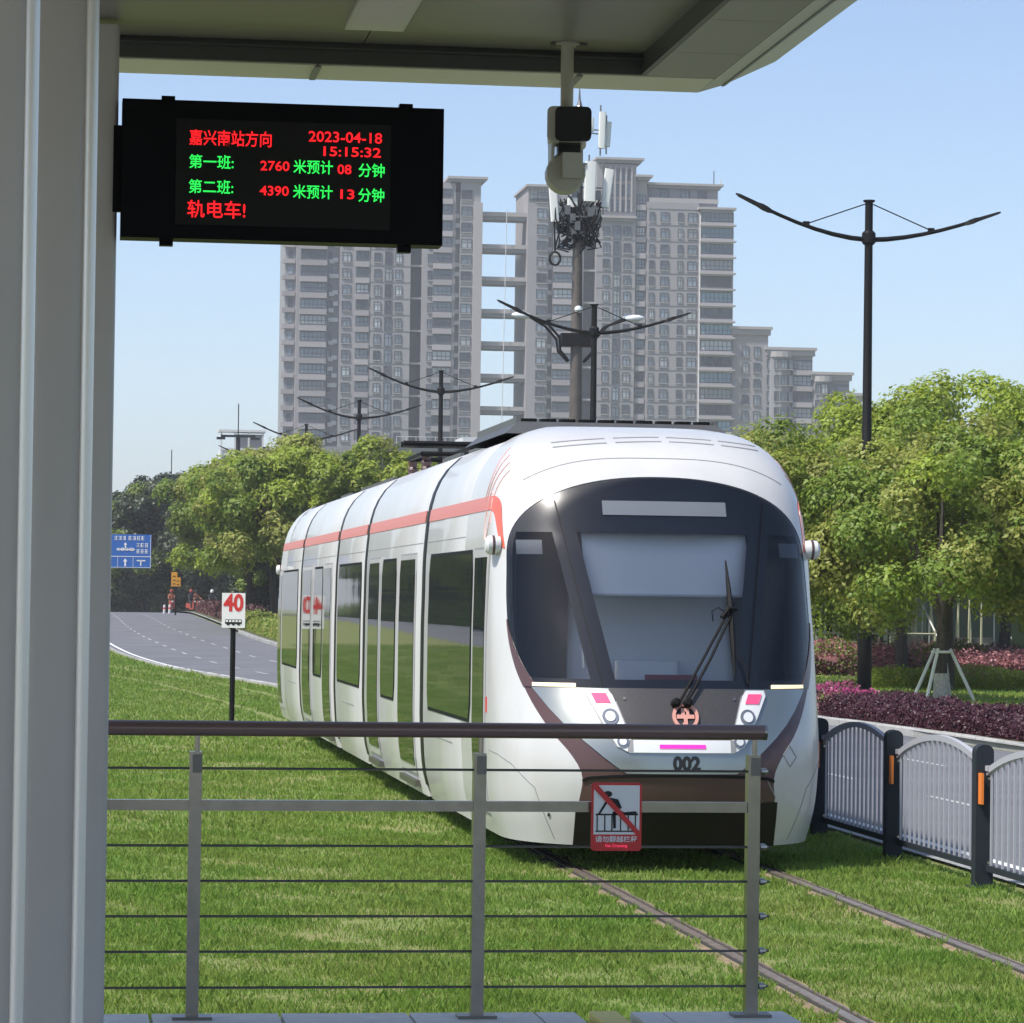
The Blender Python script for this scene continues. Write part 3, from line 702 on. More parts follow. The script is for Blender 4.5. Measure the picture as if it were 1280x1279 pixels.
    # cab doors sit where the nose curves into the side
    for sd in (-1, 1):
        for rear in (0, 1):
            def cp(y0, y1, z0, z1, off, name, m, par):
                rows = []
                for z in np.linspace(z0, z1, 16):
                    r = [surf_off(s_of_y(y0 + (y1 - y0) * k / 6, z, sd), z, off) for k in range(7)]; r = [surf(s_of_y(y0, z, sd), z)] + r + [surf(s_of_y(y1, z, sd), z)]
                    rows.append([Vector((p.x, TLEN - p.y, p.z)) if rear else p for p in r])
                return MB().grid(rows).build(name, m, par, smooth=True)
            d = cp(1.44, 2.32, .34, 2.42, .004, 'cab_door', 'seam_grey', t)
            cp(1.46, 2.30, .36, 2.40, .009, 'door_leaf', 'tram_white', d); cp(1.52, 2.20, .44, 2.34, .014, 'door_pane', 'side_glass', d)
            if not rear:
                cp(1.37, 1.41, 1.14, 1.26, .006, 'red_notice', 'sign_red', t)
            # camera pod in place of a mirror
            z = 2.43; p = surf(s_of_y(1.32, z, sd), z); y = TLEN - p.y if rear else p.y; x = p.x
            pod = MB().lathe([(.02, -.03), (.066, -.01), (.074, .02), (.074, .035)], (x, y, z), (sd, 0, 0), 16).build('camera_pod', 'plain_white', t, smooth=True)
            MB().lathe([(.076, .035), (.076, .055)], (x, y, z), (sd, 0, 0), 16).build('pod_ring', 'tram_brown', pod, smooth=True)
            MB().lathe([(.074, .055), (.072, .085), (.05, .105), (.0, .108)], (x, y, z), (sd, 0, 0), 16).build('pod_cap', 'plain_white', pod, smooth=True)
    # rear cab
    for src, nm, m in ((sh, 'rear_cab_shell', 'tram_white'), (low, 'rear_nose_panel', 'tram_brown'), (gl, 'rear_windshield', 'frit')):
        me = src.data.copy(); n = len(me.vertices); co = np.zeros(n * 3, dtype=np.float32); me.vertices.foreach_get('co', co); co = co.reshape(-1, 3); co[:, 1] = TLEN - co[:, 1]
        me.vertices.foreach_set('co', co.ravel()); me.flip_normals(); me.materials.clear(); me.materials.append(MATS[m]); me.update(); link(nm, me, t)
    # running gear under the skirt
    MB().b2(-1.0, 1.0, 1.6, TLEN - 1.6, .15, .32).build('underframe', 'tram_black', t)
    for y in (3.2, 5.0, 12.9, 14.7, TLEN - 5, TLEN - 3.2):
        for sd in (-.72, .72): MB().lathe([(.18, -.05), (.30, -.05), (.30, .05), (.18, .05)], (sd, y, .335), (1, 0, 0), 18).build('wheel', 'steel_dark', t, smooth=True)
    # roof equipment
    def gear(y0, y1, hw, z1):
        g = MB(); a = hw; b = hw - .12
        g.add([(-a, y0, 3.38), (a, y0, 3.38), (a, y1, 3.38), (-a, y1, 3.38), (-b, y0 + .10, z1), (b, y0 + .10, z1), (b, y1 - .10, z1), (-b, y1 - .10, z1)], [(0, 1, 5, 4), (1, 2, 6, 5), (2, 3, 7, 6), (3, 0, 4, 7), (4, 5, 6, 7)])
        o = g.build('roof_equipment', 'roof_gear', t)
        n = max(2, int((y1 - y0 - .3) / .34))
        for k in range(10):
            x = -b + .1 + (2 * b - .2) * k / 9; MB().rbox((x, y0 + .22, z1 + .012), (.13, .14, .034), .03).build('roof_clip', 'gasket', o)
        for k in range(n):
            y = y0 + .45 + (y1 - y0 - .6) * k / n; MB().b2(-b, b, y, y + .06, z1 + .001, z1 + .022).build('roof_rib', 'steel_dark', o)
        for sd in (-1, 1): MB().b2(sd * b - .02, sd * b + .02, y0 + .1, y1 - .1, z1 - .02, z1 + .035).build('roof_rib', 'steel_dark', o)
    gear(2.95, 5.7, .95, 3.485); gear(6.7, 9.0, .62, 3.47); gear(9.5, 11.3, .62, 3.48); gear(16.4, 21.0, .62, 3.475); gear(22.4, 24.2, .62, 3.47)
    pg = MB(); pg.tube([(-.6, 12.4, 3.62), (.6, 12.4, 3.62), (.5, 14.8, 3.66), (-.5, 14.8, 3.66), (-.6, 12.4, 3.62)], .03, 6)
    pg.tube([(-.8, 12.6, 3.74), (.8, 12.6, 3.74)], .035, 6); pg.tube([(-.8, 12.85, 3.74), (.8, 12.85, 3.74)], .035, 6); pg.tube([(0, 12.7, 3.72), (0, 14.7, 3.7)], .045, 6)
    pgo = pg.build('pantograph', 'lamp_black', t, smooth=True)
    for x, y in ((-.55, 12.5), (.55, 12.5), (-.48, 14.6), (.48, 14.6)): MB().lathe([(.05, 0), (.07, .04), (.045, .07), (.07, .11), (.045, .14), (.06, .2)], (x, y, 3.42), (0, 0, 1), 10).build('insulator', 'tram_brown', pgo)
    return t
def del_keys(o):
    for k in ('label', 'category', 'group'):
        if k in o: del o[k]
tram = tram_build()

# ------------------------------------------------------------------ tram stop
def stop():
    pf = thing('platform', 'raised tram stop platform', 'platform'); del_keys(pf); pf['kind'] = 'structure'
    MB().b2(-4, 2.86, -9, 12.78, 0, .34).build('platform_base', 'kerb_stone', pf)
    tile = MB(); tile.add([(-.5, -.5, 0), (.5, -.5, 0), (.5, .5, 0), (-.5, .5, 0), (-.485, -.485, 1), (.485, -.485, 1), (.485, .485, 1), (-.485, .485, 1)], [(4, 5, 6, 7), (0, 1, 5, 4), (1, 2, 6, 5), (2, 3, 7, 6), (3, 0, 4, 7)])
    me = tile.mesh('paving_slab', 'platform_tile'); mey = tile.mesh('tactile_slab', 'tactile_yellow')
    for j in range(8):
        for i in range(12):
            x = 2.86 - .25 - .5 * i; y = 12.78 - .25 - .5 * j
            if i == 1: 
                o = link('paving_slab', me, pf, (x - .17, y, .34)); o.scale = (.16, .5, .05); o = link('paving_slab', me, pf, (x + .19, y, .34)); o.scale = (.12, .5, .05)
                o = link('tactile_slab', mey, pf, (x + .02, y, .34)); o.scale = (.11, .5, .054)
            else:
                o = link('paving_slab', me, pf, (x, y, .34)); o.scale = (.5, .5, .05)
    MB().b2(-4, 2.86, -9, 8.78, .34, .388).build('paving', 'platform_tile', pf)
    # railing across the platform end
    r = thing('railing', 'stainless railing with cable infill across the platform end', 'railing', (0, 12.62, .39))
    MB().tube([(-1.2, 0, 1.108), (2.735, 0, 1.108)], .030, 14).build('handrail', 'handrail_brown', r, smooth=True)
    MB().tube([(2.73, 0, 1.108), (2.742, 0, 1.108)], .031, 14).build('end_cap', 'steel', r, smooth=True)
    for x in (-.58, .515, 1.61, 2.69):
        p = MB().b2(x - .024, x + .024, -.03, .03, 0, 1.02).build('post', 'steel', r)
        MB().tube([(x + .006, 0, .93), (x + .006, 0, 1.085)], .010, 8).build('handrail_pin', 'steel', p)
        MB().b2(x - .075, x + .075, -.05, .05, -.002, .012).build('base_plate', 'steel_dark', p)
        MB().b2(x - .012, x + .024, -.036, -.030, .94, 1.01).build('clamp', 'steel_dark', p)
    MB().b2(-1.2, 2.665, -.02, .02, .795, .835).build('middle_rail', 'steel', r)
    for z in (.955, .66, .525, .39, .255, -.012 + .13):
        c = MB().tube([(-1.2, 0, z), (2.76, 0, z)], .0052, 6).build('cable', 'steel_dark', r)
        MB().lathe([(.004, 0), (.014, .006), (.014, .022), (.006, .034)], (2.716, 0, z), (1, 0, 0), 10).build('cable_end', 'steel', c)
    # notice on the railing
    s = thing('notice', 'red and white no climbing notice hung on the railing', 'sign', (2.14, 12.56, 1.17))
    def rr_(w, h, r_): return [(sx * (w - r_) + r_ * math.cos(a0 + k * math.pi / 8), sy * (h - r_) + r_ * math.sin(a0 + k * math.pi / 8)) for sx, sy, a0 in ((1, 1, 0), (-1, 1, math.pi / 2), (-1, -1, math.pi), (1, -1, 3 * math.pi / 2)) for k in range(5)]
    MB().slab(rr_(.099, .132, .014), 0, .006).build('plate', 'sign_red', s)
    MB().slab([(-.09, -.068), (.09, -.068), (.09, .122), (-.09, .122)], -.002, .001).build('white_field', 'sign_white', s)
    fg = MB(); y0, y1 = -.004, -.001
    fg.slab([(.017 * math.cos(k) - .035, .088 + .012 * math.sin(k)) for k in np.linspace(0, 6.283, 13)[:-1]], y0, y1)
    for pl in ([(-.075, .008), (-.066, .008), (-.03, .066), (-.038, .07)], [(-.03, .075), (.005, .068), (.012, .03), (-.008, .02), (-.018, .05)], [(-.01, .034), (.03, .018), (.075, .022), (.082, .012), (-.004, .008)], [(-.016, .02), (-.004, .02), (-.002, -.042), (-.012, -.046)], [(-.002, .068), (.006, .066), (.02, .036), (.014, .03)]): fg.slab(pl[::-1], y0, y1)
    fg.b2(-.082, .084, y0, y1, .006, .012); fg.b2(-.082, .084, y0, y1, -.058, -.053)
    for x in (-.076, -.046, -.018, .016, .046, .074): fg.b2(x - .0022, x + .0022, y0 + .0005, y1, -.055, .008)
    fg.build('pictogram', 'sign_black', s)
    MB().slab([(-.09, .122), (-.09, .108), (.076, -.068), (.09, -.068), (.09, -.056), (-.074, .122)], -.0065, -.0045).build('red_bar', 'sign_red', s)
    text_part('lettering', '请勿翻越栏杆', .026, 'sign_white', s, (0, -.001, -.088), .0003, width=.165, ext=.001)
    text_part('lettering', 'No Crossing', .016, 'lamp_red', s, (0, -.001, -.112), 0, width=.085, ext=.001)
    # posts at the left
    def post(label, x, y, w, d, r_, z1):
        t = thing('canopy_post', label, 'post', (x, y, .388))
        MB().rbox((0, 0, (z1 - .388) / 2), (w, d, z1 - .388), r_, 5).build('shaft', 'column_paint', t, smooth=True)
        MB().rbox((0, 0, .01), (w + .05, d + .05, .02), r_, 4).build('foot_plate', 'column_paint', t, smooth=True)
        if r_ > .03: MB().tube([(w / 2 - .004, -d / 2 + .012, .02), (w / 2 - .004, -d / 2 + .012, z1 - .39)], .016 * w / .16, 12).build('edge_highlight', 'column_highlight', t, smooth=True)  # pale strip stands in for light caught on the rounded corner
        return t
    post('slim grey canopy post that carries the information board', .128, 12.32, .098, .10, .02, 4.13)
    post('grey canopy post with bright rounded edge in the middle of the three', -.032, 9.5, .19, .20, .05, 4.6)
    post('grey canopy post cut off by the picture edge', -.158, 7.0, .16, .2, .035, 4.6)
    # departure board
    b = thing('departure_board', 'black LED departure board hung under the canopy', 'display board', (.19, 12.2, 3.33))
    MB().b2(0, 1.2, 0, .13, 0, .515).build('case', 'board_black', b)
    MB().slab([(.005, .005), (1.195, .005), (1.195, .51), (.005, .51)], -.006, .0005).build('front_frame', 'board_black', b)
    MB().b2(.20, 1.0, -.009, -.005, .052, .445).build('screen', 'screen_black', b)
    for x, z in ((.17, .522), (1.06, .522), (.17, -.012), (1.06, -.014)): MB().b2(x - .025, x + .025, .03, .08, z - .012, z + .012).build('bracket', 'board_black', b)
    MB().b2(-.03, 0, .04, .09, .1, .42).build('bracket', 'board_black', b)
    T = lambda s_, size, m, x, z, w: text_part('lettering', s_, size, m, b, (x, -.0105, z), .0005, 'LEFT', w, .0008)
    T('嘉兴南站方向', .062, 'led_red', .247, .372, .305); T('2023-04-18', .055, 'led_red', .69, .392, .275); T('15:15:32', .05, 'led_red', .735, .338, .215)
    for z, a, n_, mins in ((.275, '第一班:', '2760', '08'), (.182, '第二班:', '4390', '13')):
        T(a, .055, 'led_green', .247, z + .008, .165); T(n_, .05, 'led_red', .512, z + .002, .108); T('米预计', .055, 'led_green', .635, z, .148); T(mins, .05, 'led_red', .80, z - .003, .052); T('分钟', .055, 'led_green', .878, z - .006, .098)
    T('轨电车!', .07, 'led_red', .243, .105, .215)
    # canopy
    c = thing('canopy', 'grey panelled canopy roof over the tram stop', 'canopy', (0, 0, 4.075))
    x0, x1, ya, yb = -5.0, 2.22, -6.0, 12.66
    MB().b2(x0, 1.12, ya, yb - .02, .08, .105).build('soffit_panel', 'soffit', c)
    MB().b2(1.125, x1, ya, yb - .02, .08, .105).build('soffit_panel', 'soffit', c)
    MB().b2(x0, x1 + .02, yb, yb + .02, .0, .17).build('beam_face', 'beam_shaded', c)
    MB().b2(x0, x1 + .02, yb - .03, yb, .052, .062).build('beam_lip', 'beam_shaded', c)
    xs = [x0, -1.2, .95, 1.98, 2.52]
    for a, d in zip(xs[:-1], xs[1:]): MB().b2(a + .003, d - .003, yb + .022, yb + .37, -.004, .03).build('edge_panel', 'beam_lit', c)
    for x in (.95, 1.98): MB().b2(x - .012, x + .012, yb + .02, yb + .34, -.012, -.005).build('joint_cover', 'seam_grey', c)
    MB().b2(x1, x1 + .02, ya, yb, 0, .17).build('beam_face', 'beam_shaded', c)
    ysg = [ya, 0, 4, 8, 10.2, 11.4, 12.1, yb + .02]
    for a, d in zip(ysg[:-1], ysg[1:]):
        MB().add([(x1 + .021, a + .003, -.001), (x1 + .30, a + .003, -.001), (x1 + .30, d - .003, -.001), (x1 + .021, d - .003, -.001), (x1 + .021, a + .003, .03), (x1 + .30, a + .003, .03), (x1 + .30, d - .003, .03), (x1 + .021, d - .003, .03)], [(0, 3, 2, 1), (4, 5, 6, 7), (0, 1, 5, 4), (1, 2, 6, 5), (2, 3, 7, 6), (3, 0, 4, 7)]).build('side_panel', 'side_panel', c)
    for k, (a, d) in enumerate(((ya, 8.0), (8.006, yb + .38))):
        pr = [(x1 + .302, -.002), (x1 + .40, .03), (x1 + .41, .034), (x1 + .62, .135), (x1 + .62, .16), (x1 + .302, .16)]
        m = MB(); n = len(pr); m.slab(pr, a, d); m.build('fascia', 'fascia', c)
        MB().slab([(x1 + .398, .024), (x1 + .412, .028), (x1 + .412, .036), (x1 + .398, .034)], a, d - .002).build('fascia_joint', 'seam_grey', c)
    MB().b2(x0, x1 + .62, ya, yb + .38, .172, .30).build('roof_deck', 'fascia', c)
    l = MB().b2(1.015, 1.235, 10.6, 12.24, .062, .081).build('light_fitting', 'fascia', c); MB().b2(1.03, 1.22, 10.62, 12.225, .0595, .063).build('diffuser', 'light_panel', l)
    # cctv camera on a drop pipe
    k = thing('cctv_camera', 'cream CCTV camera with black face on a drop pipe under the canopy', 'camera', (1.90, 12.46, 3.62))
    MB().tube([(-.005, 0, .535), (-.005, 0, .24)], .025, 12).build('drop_pipe', 'cctv_cream', k, smooth=True)
    MB().lathe([(.05, 0), (.05, .01)], (-.005, 0, .524), (0, 0, 1), 12).build('ceiling_flange', 'cctv_cream', k)
    for sx in (-.05, .05): MB().b2(sx - .02, sx + .02, -.015, .015, .522, .532).build('flange_ear', 'steel_dark', k)
    hd = MB(); ring = [(.055 * sgx + .022 * math.cos(a0 + q * math.pi / 8), .046 * sgz + .022 * math.sin(a0 + q * math.pi / 8)) for sgx, sgz, a0 in ((1, 1, 0), (-1, 1, math.pi / 2), (-1, -1, math.pi), (1, -1, 3 * math.pi / 2)) for q in range(5)]
    hd.slab([(a * .98 - .008 + .005, b_ + .208) for a, b_ in ring], -.10, .14); h = hd.build('camera_housing', 'cctv_cream', k, smooth=True); h.rotation_euler.z = math.radians(-9)
    f = MB().slab([(a * .9 + .022, b_ * .97 + .206) for a, b_ in ring], -.116, -.099).build('camera_face', 'cctv_black', k, smooth=True); f.rotation_euler.z = math.radians(-9)
    MB().b2(-.045, .04, -.07, .06, .10, .145).build('yoke', 'cctv_black', k)
    for sx in (-.062, .044): MB().add([(sx - .006, -.03, .06), (sx + .006, -.03, .06), (sx + .006, .05, .06), (sx - .006, .05, .06), (sx - .006, -.05, .2), (sx + .006, -.05, .2), (sx + .006, .06, .2), (sx - .006, .06, .2)], [(0, 1, 5, 4), (1, 2, 6, 5), (2, 3, 7, 6), (3, 0, 4, 7), (4, 5, 6, 7), (3, 2, 1, 0)]).build('yoke_arm', 'cctv_cream', k)
    MB().lathe([(.072, -.02), (.076, -.01), (.076, .05), (.07, .055)], (-.008, .02, .025), (0, -1, .12), 20).build('pan_base', 'cctv_cream', k, smooth=True)
    MB().b2(-.028, .048, -.075, .03, .005, .102).build('pan_cover', 'cctv_cream', k)
stop()

# ------------------------------------------------------------------ roadside fence
def fence():
    FX = 6.535; ys = [17.7, 20.25, 22.8, 25.35, 27.9, 30.45, 33.0, 35.55]
    f = thing('picket_fence', 'slate post and arched grey picket fence between track and road', 'fence', (FX, 0, 0))
    w, d = .065, .055; ring = [(-w, 0), (w, 0), (w, .97)] + [(w * math.cos(a), .97 + w * .8 * math.sin(a)) for a in np.linspace(0, math.pi, 9)[1:-1]] + [(-w, .97)]
    sm = MB().slab(ring, -d, d).mesh('post', 'slate'); fm = MB().b2(-.10, .10, -.09, .09, .0, .012).mesh('foot_plate', 'slate'); bm_ = MB().lathe([(.012, 0), (.012, .006)], (.03, -d, 0), (0, -1, 0), 8).mesh('bolt', 'steel')
    rm = MB().b2(-.050, -.032, -d - .085, -d - .004, .60, .82).mesh('reflector', 'reflector'); km = MB().b2(.0, .05, -.12, -d - .001, .835, .872).mesh('rail_bracket', 'picket_grey')
    for y in ys:
        p = link('post', sm, f, (0, y, 0)); link('foot_plate', fm, p); link('reflector', rm, p); link('rail_bracket', km, p)
        for z in (.18, .78): link('bolt', bm_, p, (0, 0, z))
    pm = MB().b2(-.008, .008, -.008, .008, 0, 1).mesh('picket', 'picket_grey'); arch = lambda q: .83 + .175 * math.sin(math.pi * min(1, max(0, q))) ** .8 - .03 * q
    for a, b in zip(ys[:-1], ys[1:]):
        L_ = b - a - .11; y0 = .055; t = link('panel', MB().b2(.012, .048, y0, y0 + L_, .12, .165).mesh('panel', 'slate'), f, (0, a, 0))
        MB().grid([[(.01, y, z), (.05, y, z), (.05, y, z + .045), (.01, y, z + .045), (.01, y, z)] for y, z in [(y0 + L_ * k / 20, arch(k / 20)) for k in range(21)]]).build('top_rail', 'picket_grey', t)
        for k in range(17):
            q = (k + .5) / 17; o = link('picket', pm, t, (.03, y0 + L_ * q, .165)); o.scale = (1, 1, arch(q) - .165 + .004)
fence()

# ------------------------------------------------------------------ 40 sign
def speed_sign():
    s = thing('speed_sign', 'white 40 speed sign with tram symbol on black pole', 'sign', (2.63, 51, 0))
    MB().tube([(0, 0.03, 0), (0, 0.03, 2.0)], .042, 10).build('pole', 'lamp_black', s)
    MB().b2(-.18, .18, -.012, .0, 1.53, 2.07).build('plate', 'sign_white', s)
    text_part('lettering', '40', .36, 'sign_red', s, (0, -.0145, 1.905), .012, width=.31)
    m = MB(); m.slab([(-.13, 1.60), (-.12, 1.59), (.12, 1.59), (.13, 1.60), (.125, 1.66), (-.125, 1.66)], -.016, -.0125)
    for x in (-.08, 0, .08): m.b2(x - .02, x + .02, -.016, -.0125, 1.57, 1.59)
    o = m.build('tram_symbol', 'sign_black', s)
    for x in (-.1, -.05, 0, .05, .1): MB().b2(x - .018, x + .018, -.0185, -.0165, 1.62, 1.65).build('symbol_window', 'sign_white', o)
speed_sign()

# ------------------------------------------------------------------ street lamps
def lamp_mesh():
    t = thing('street_lamp', 'x', 'street lamp', (0, 0, 0), 'black twin-arm street lamps along the road')
    MB().tube([(0, 0, 0), (0, 0, 4.9), (0, 0, 5.0), (0, 0, 10.72)], [.155, .15, .105, .085], 12).build('pole', 'lamp_black', t, smooth=True)
    MB().lathe([(.10, 0), (.13, .02), (.13, .05)], (0, 0, 10.70), (0, 0, 1), 12).build('finial', 'lamp_black', t)
    MB().lathe([(.11, -.15), (.15, -.1), (.15, .1), (.11, .15)], (0, 0, 9.92), (0, 0, 1), 12).build('arm_collar', 'lamp_black', t)
    MB().b2(-.17, .17, -.17, .17, 0, .04).build('base_plate', 'lamp_black', t)
    for sg in (-1, 1):
        up = .62 if sg < 0 else .46
        arm = MB().tube([(sg * x, 0, 9.88 + up * (x / 2.3) ** 1.7) for x in (0, .4, .8, 1.2, 1.6, 2.0, 2.2)], [.055, .055, .05, .045, .042, .04, .04], 8).build('arm', 'lamp_black', t, smooth=True)
        e = Vector((sg * 2.15, 0, 9.88 + up * (2.15 / 2.3) ** 1.7)); sl = up * 1.7 / 2.3
        hd = MB(); P = lambda q, w, h: [(e.x + sg * q, -w, e.z + q * sl - h), (e.x + sg * q, w, e.z + q * sl - h), (e.x + sg * q, w * .6, e.z + q * sl + h), (e.x + sg * q, -w * .6, e.z + q * sl + h)]
        rows = [P(q, w, h) for q, w, h in ((0, .05, .03), (.1, .09, .055), (.22, .10, .06), (.32, .08, .045), (.75, .075, .03), (.82, .03, .012))]
        hd.grid([r + [r[0]] for r in rows]); hd.add(rows[0], [(3, 2, 1, 0)]); hd.add(rows[-1], [(0, 1, 2, 3)]); hd.build('lamp_head', 'lamp_black', arm)
        MB().tube([(sg * .09, 0, 10.66), (sg * 1.36, 0, 9.90 + up * (1.36 / 2.3) ** 1.7 + .05)], .014, 5).build('stay_wire', 'lamp_black', arm)
        MB().b2(sg * 1.4 - .07, sg * 1.4 + .07, -.03, .03, 9.90 + up * (1.4 / 2.3) ** 1.7, 9.98 + up * (1.4 / 2.3) ** 1.7).build('wire_clamp', 'lamp_black', arm)
    return t
lp = lamp_mesh()
spots = [(17.34, 69.85, 'tall black twin-arm street lamp standing in front of the trees right of the tram'), (15.75, 97.5, 'black twin-arm street lamp rising beside the antenna mast'),
         (14.95, 131, 'black twin-arm street lamp in front of the gap between the towers'), (13.8, 155, 'black twin-arm street lamp in front of the grey left tower'),
         (13.2, 181, 'black twin-arm street lamp at the foot of the left tower, above the round tree'), (12.75, 212, 'black twin-arm street lamp half sunk in the treetops by the low white building')]
for i, (x, y, lb) in enumerate(spots):
    if i == 0: lp.location = (x, y, .12); lp['label'] = lb
    else: copy_tree(lp, None, (x, y, prof(y) + .1), 0, lb)
def mast(x, y, top, label, tw):
    t = thing('high_mast', label, 'mast', (x, y, prof(y)))
    MB().tube([(0, 0, 0), (0, 0, top - 2.2)], [.22, .15], 8).build('pole', 'slate', t); MB().tube([(0, 0, top - 2.2), (0, 0, top)], .04, 6).build('rod', 'slate', t)
    MB().b2(-tw / 2, tw / 2, -.2, .2, top - 2.35, top - 2.2).build('crossbar', 'slate', t)
    for sg in (-1, 1): MB().b2(sg * tw / 2 - .3, sg * tw / 2 + .3, -.25, .25, top - 2.52, top - 2.36).build('floodlight', 'slate', t)
mast(12.0, 230, 14.7, 'tall mast with crossbar in front of the low white building', 2.4)
mast(8.35, 260, 12.9, 'thin mast with crossbar rising over the dark trees by the blue sign', 1.9)

# ------------------------------------------------------------------ antenna mast
def antenna_mast():
    t = thing('antenna_mast', 'brown telecom mast ringed with white antenna panels and lamps', 'telecom mast', (21.85, 140, .5))
    MB().tube([(0, 0, 0), (0, 0, 10), (0, 0, 18.6), (0, 0, 22.4)], [.33, .28, .20, .17], 14).build('pole', 'pole_brown', t, smooth=True)
    MB().lathe([(.17, 0), (.34, .06), (.18, .2), (.27, .42), (.13, .7), (.06, .95), (.02, 1.5)], (0, 0, 22.3), (0, 0, 1), 10).build('finial', 'steel_dark', t)
    for z in (18.1, 20.4): MB().lathe([(.5, 0), (.55, .0), (.55, .06), (.5, .06)], (0, 0, z), (0, 0, 1), 16).build('ring_frame', 'steel_dark', t)
    pan = [(-1.05, -.3, 17.9, .36, 1.75, -4), (-.95, -.35, 20.2, .26, 1.6, -3), (.42, -.45, 18.8, .50, 1.75, 2), (1.12, -.15, 18.6, .40, 1.7, 8), (1.0, .1, 21.2, .30, 1.6, 2), (1.3, .3, 21.3, .22, 1.1, 4), (.42, .1, 21.9, .48, .6, 0), (-.3, -.3, 18.55, .45, .4, 0), (-1.2, .2, 21.0, .2, 1.0, 0)]
    for x, y, z, w, h, til in pan:
        p = MB(); p.rbox((0, 0, h / 2), (w, .16, h), .05); o = p.build('antenna_panel', 'antenna_white', t, smooth=True, loc=(x, y, z)); o.rotation_euler = (math.radians(-3), math.radians(til), 0)
        MB().tube([(x * .98, y + .18, z - .3), (x * .98, y + .18, z + h + .3)], .035, 6).build('mounting_pole', 'steel_dark', t); MB().tube([(x, y + .15, z + h * .5), (0, 0, z + h * .5)], .03, 5).build('mounting_arm', 'steel_dark', t)
    cb = MB(); q = random.Random(3)
    for k in range(95):
        x0 = q.uniform(-1.05, 1.1); y0 = q.uniform(-.4, .3); z0 = q.uniform(17.7, 19.2); x1 = q.uniform(-1., 1.); z1 = q.uniform(16.7, 18.2)
        cb.tube([(x0, y0, z0), ((x0 + x1) / 2 + q.uniform(-.3, .3), y0 - .15, (z0 + z1) / 2 - q.uniform(0, .4)), (x1, y0, z1), (x1 * .4, y0 * .5, z1 + q.uniform(-.2, .5))], .035, 5, cap=False)
    cb.tube([(-1.05 + .24 * math.cos(a), -.4, 16.3 + .28 * math.sin(a)) for a in np.linspace(0, 6.28, 14)], .05, 5); cb.tube([(-1.05, -.4, 16.55), (-1.1, -.35, 18.0)], .04, 5)
    o = cb.build('cable_bundle', 'lamp_black', t)
    for k in range(22):
        MB().b2(-.12, .12, -.1, .1, -.2, .2).build('radio_unit', 'steel_dark', t, loc=(q.uniform(-.8, .9), q.uniform(-.45, -.1), q.uniform(17.4, 19.6)))
    # lamp arms half way up
    MB().b2(-.7, .7, -.35, .35, 12.55, 13.1).build('lamp_bracket', 'lamp_black', t)
    for k, (sg, yo) in enumerate(((-1, -.35), (-1, .6), (1, -.35), (1, .6))):
        end = (2.15 if k != 1 else 2.0)
        a = MB().tube([(sg * .35, yo * .4, 11.9), (sg * .75, yo * .7, 12.35), (sg * .8, yo, 12.9), (sg * 1.3, yo, 13.45), (sg * end, yo, 13.75 + .1 * (k % 2))], .055, 8).build('lamp_arm', 'lamp_black', t, smooth=True)
        MB().lathe([(.04, -.38), (.10, -.3), (.15, -.05), (.14, .2), (.06, .42), (.01, .46)], (sg * (end + .3), yo, 13.8 + .1 * (k % 2)), (sg, 0, .06), 12).build('lamp_head', 'lamp_head_white', a, smooth=True)
    MB().lathe([(.12, -.12), (.18, 0), (.15, .12), (.04, .18)], (0, -.4, 14.1), (0, 0, 1), 12).build('lamp_head', 'lamp_head_white', t, smooth=True)
antenna_mast()

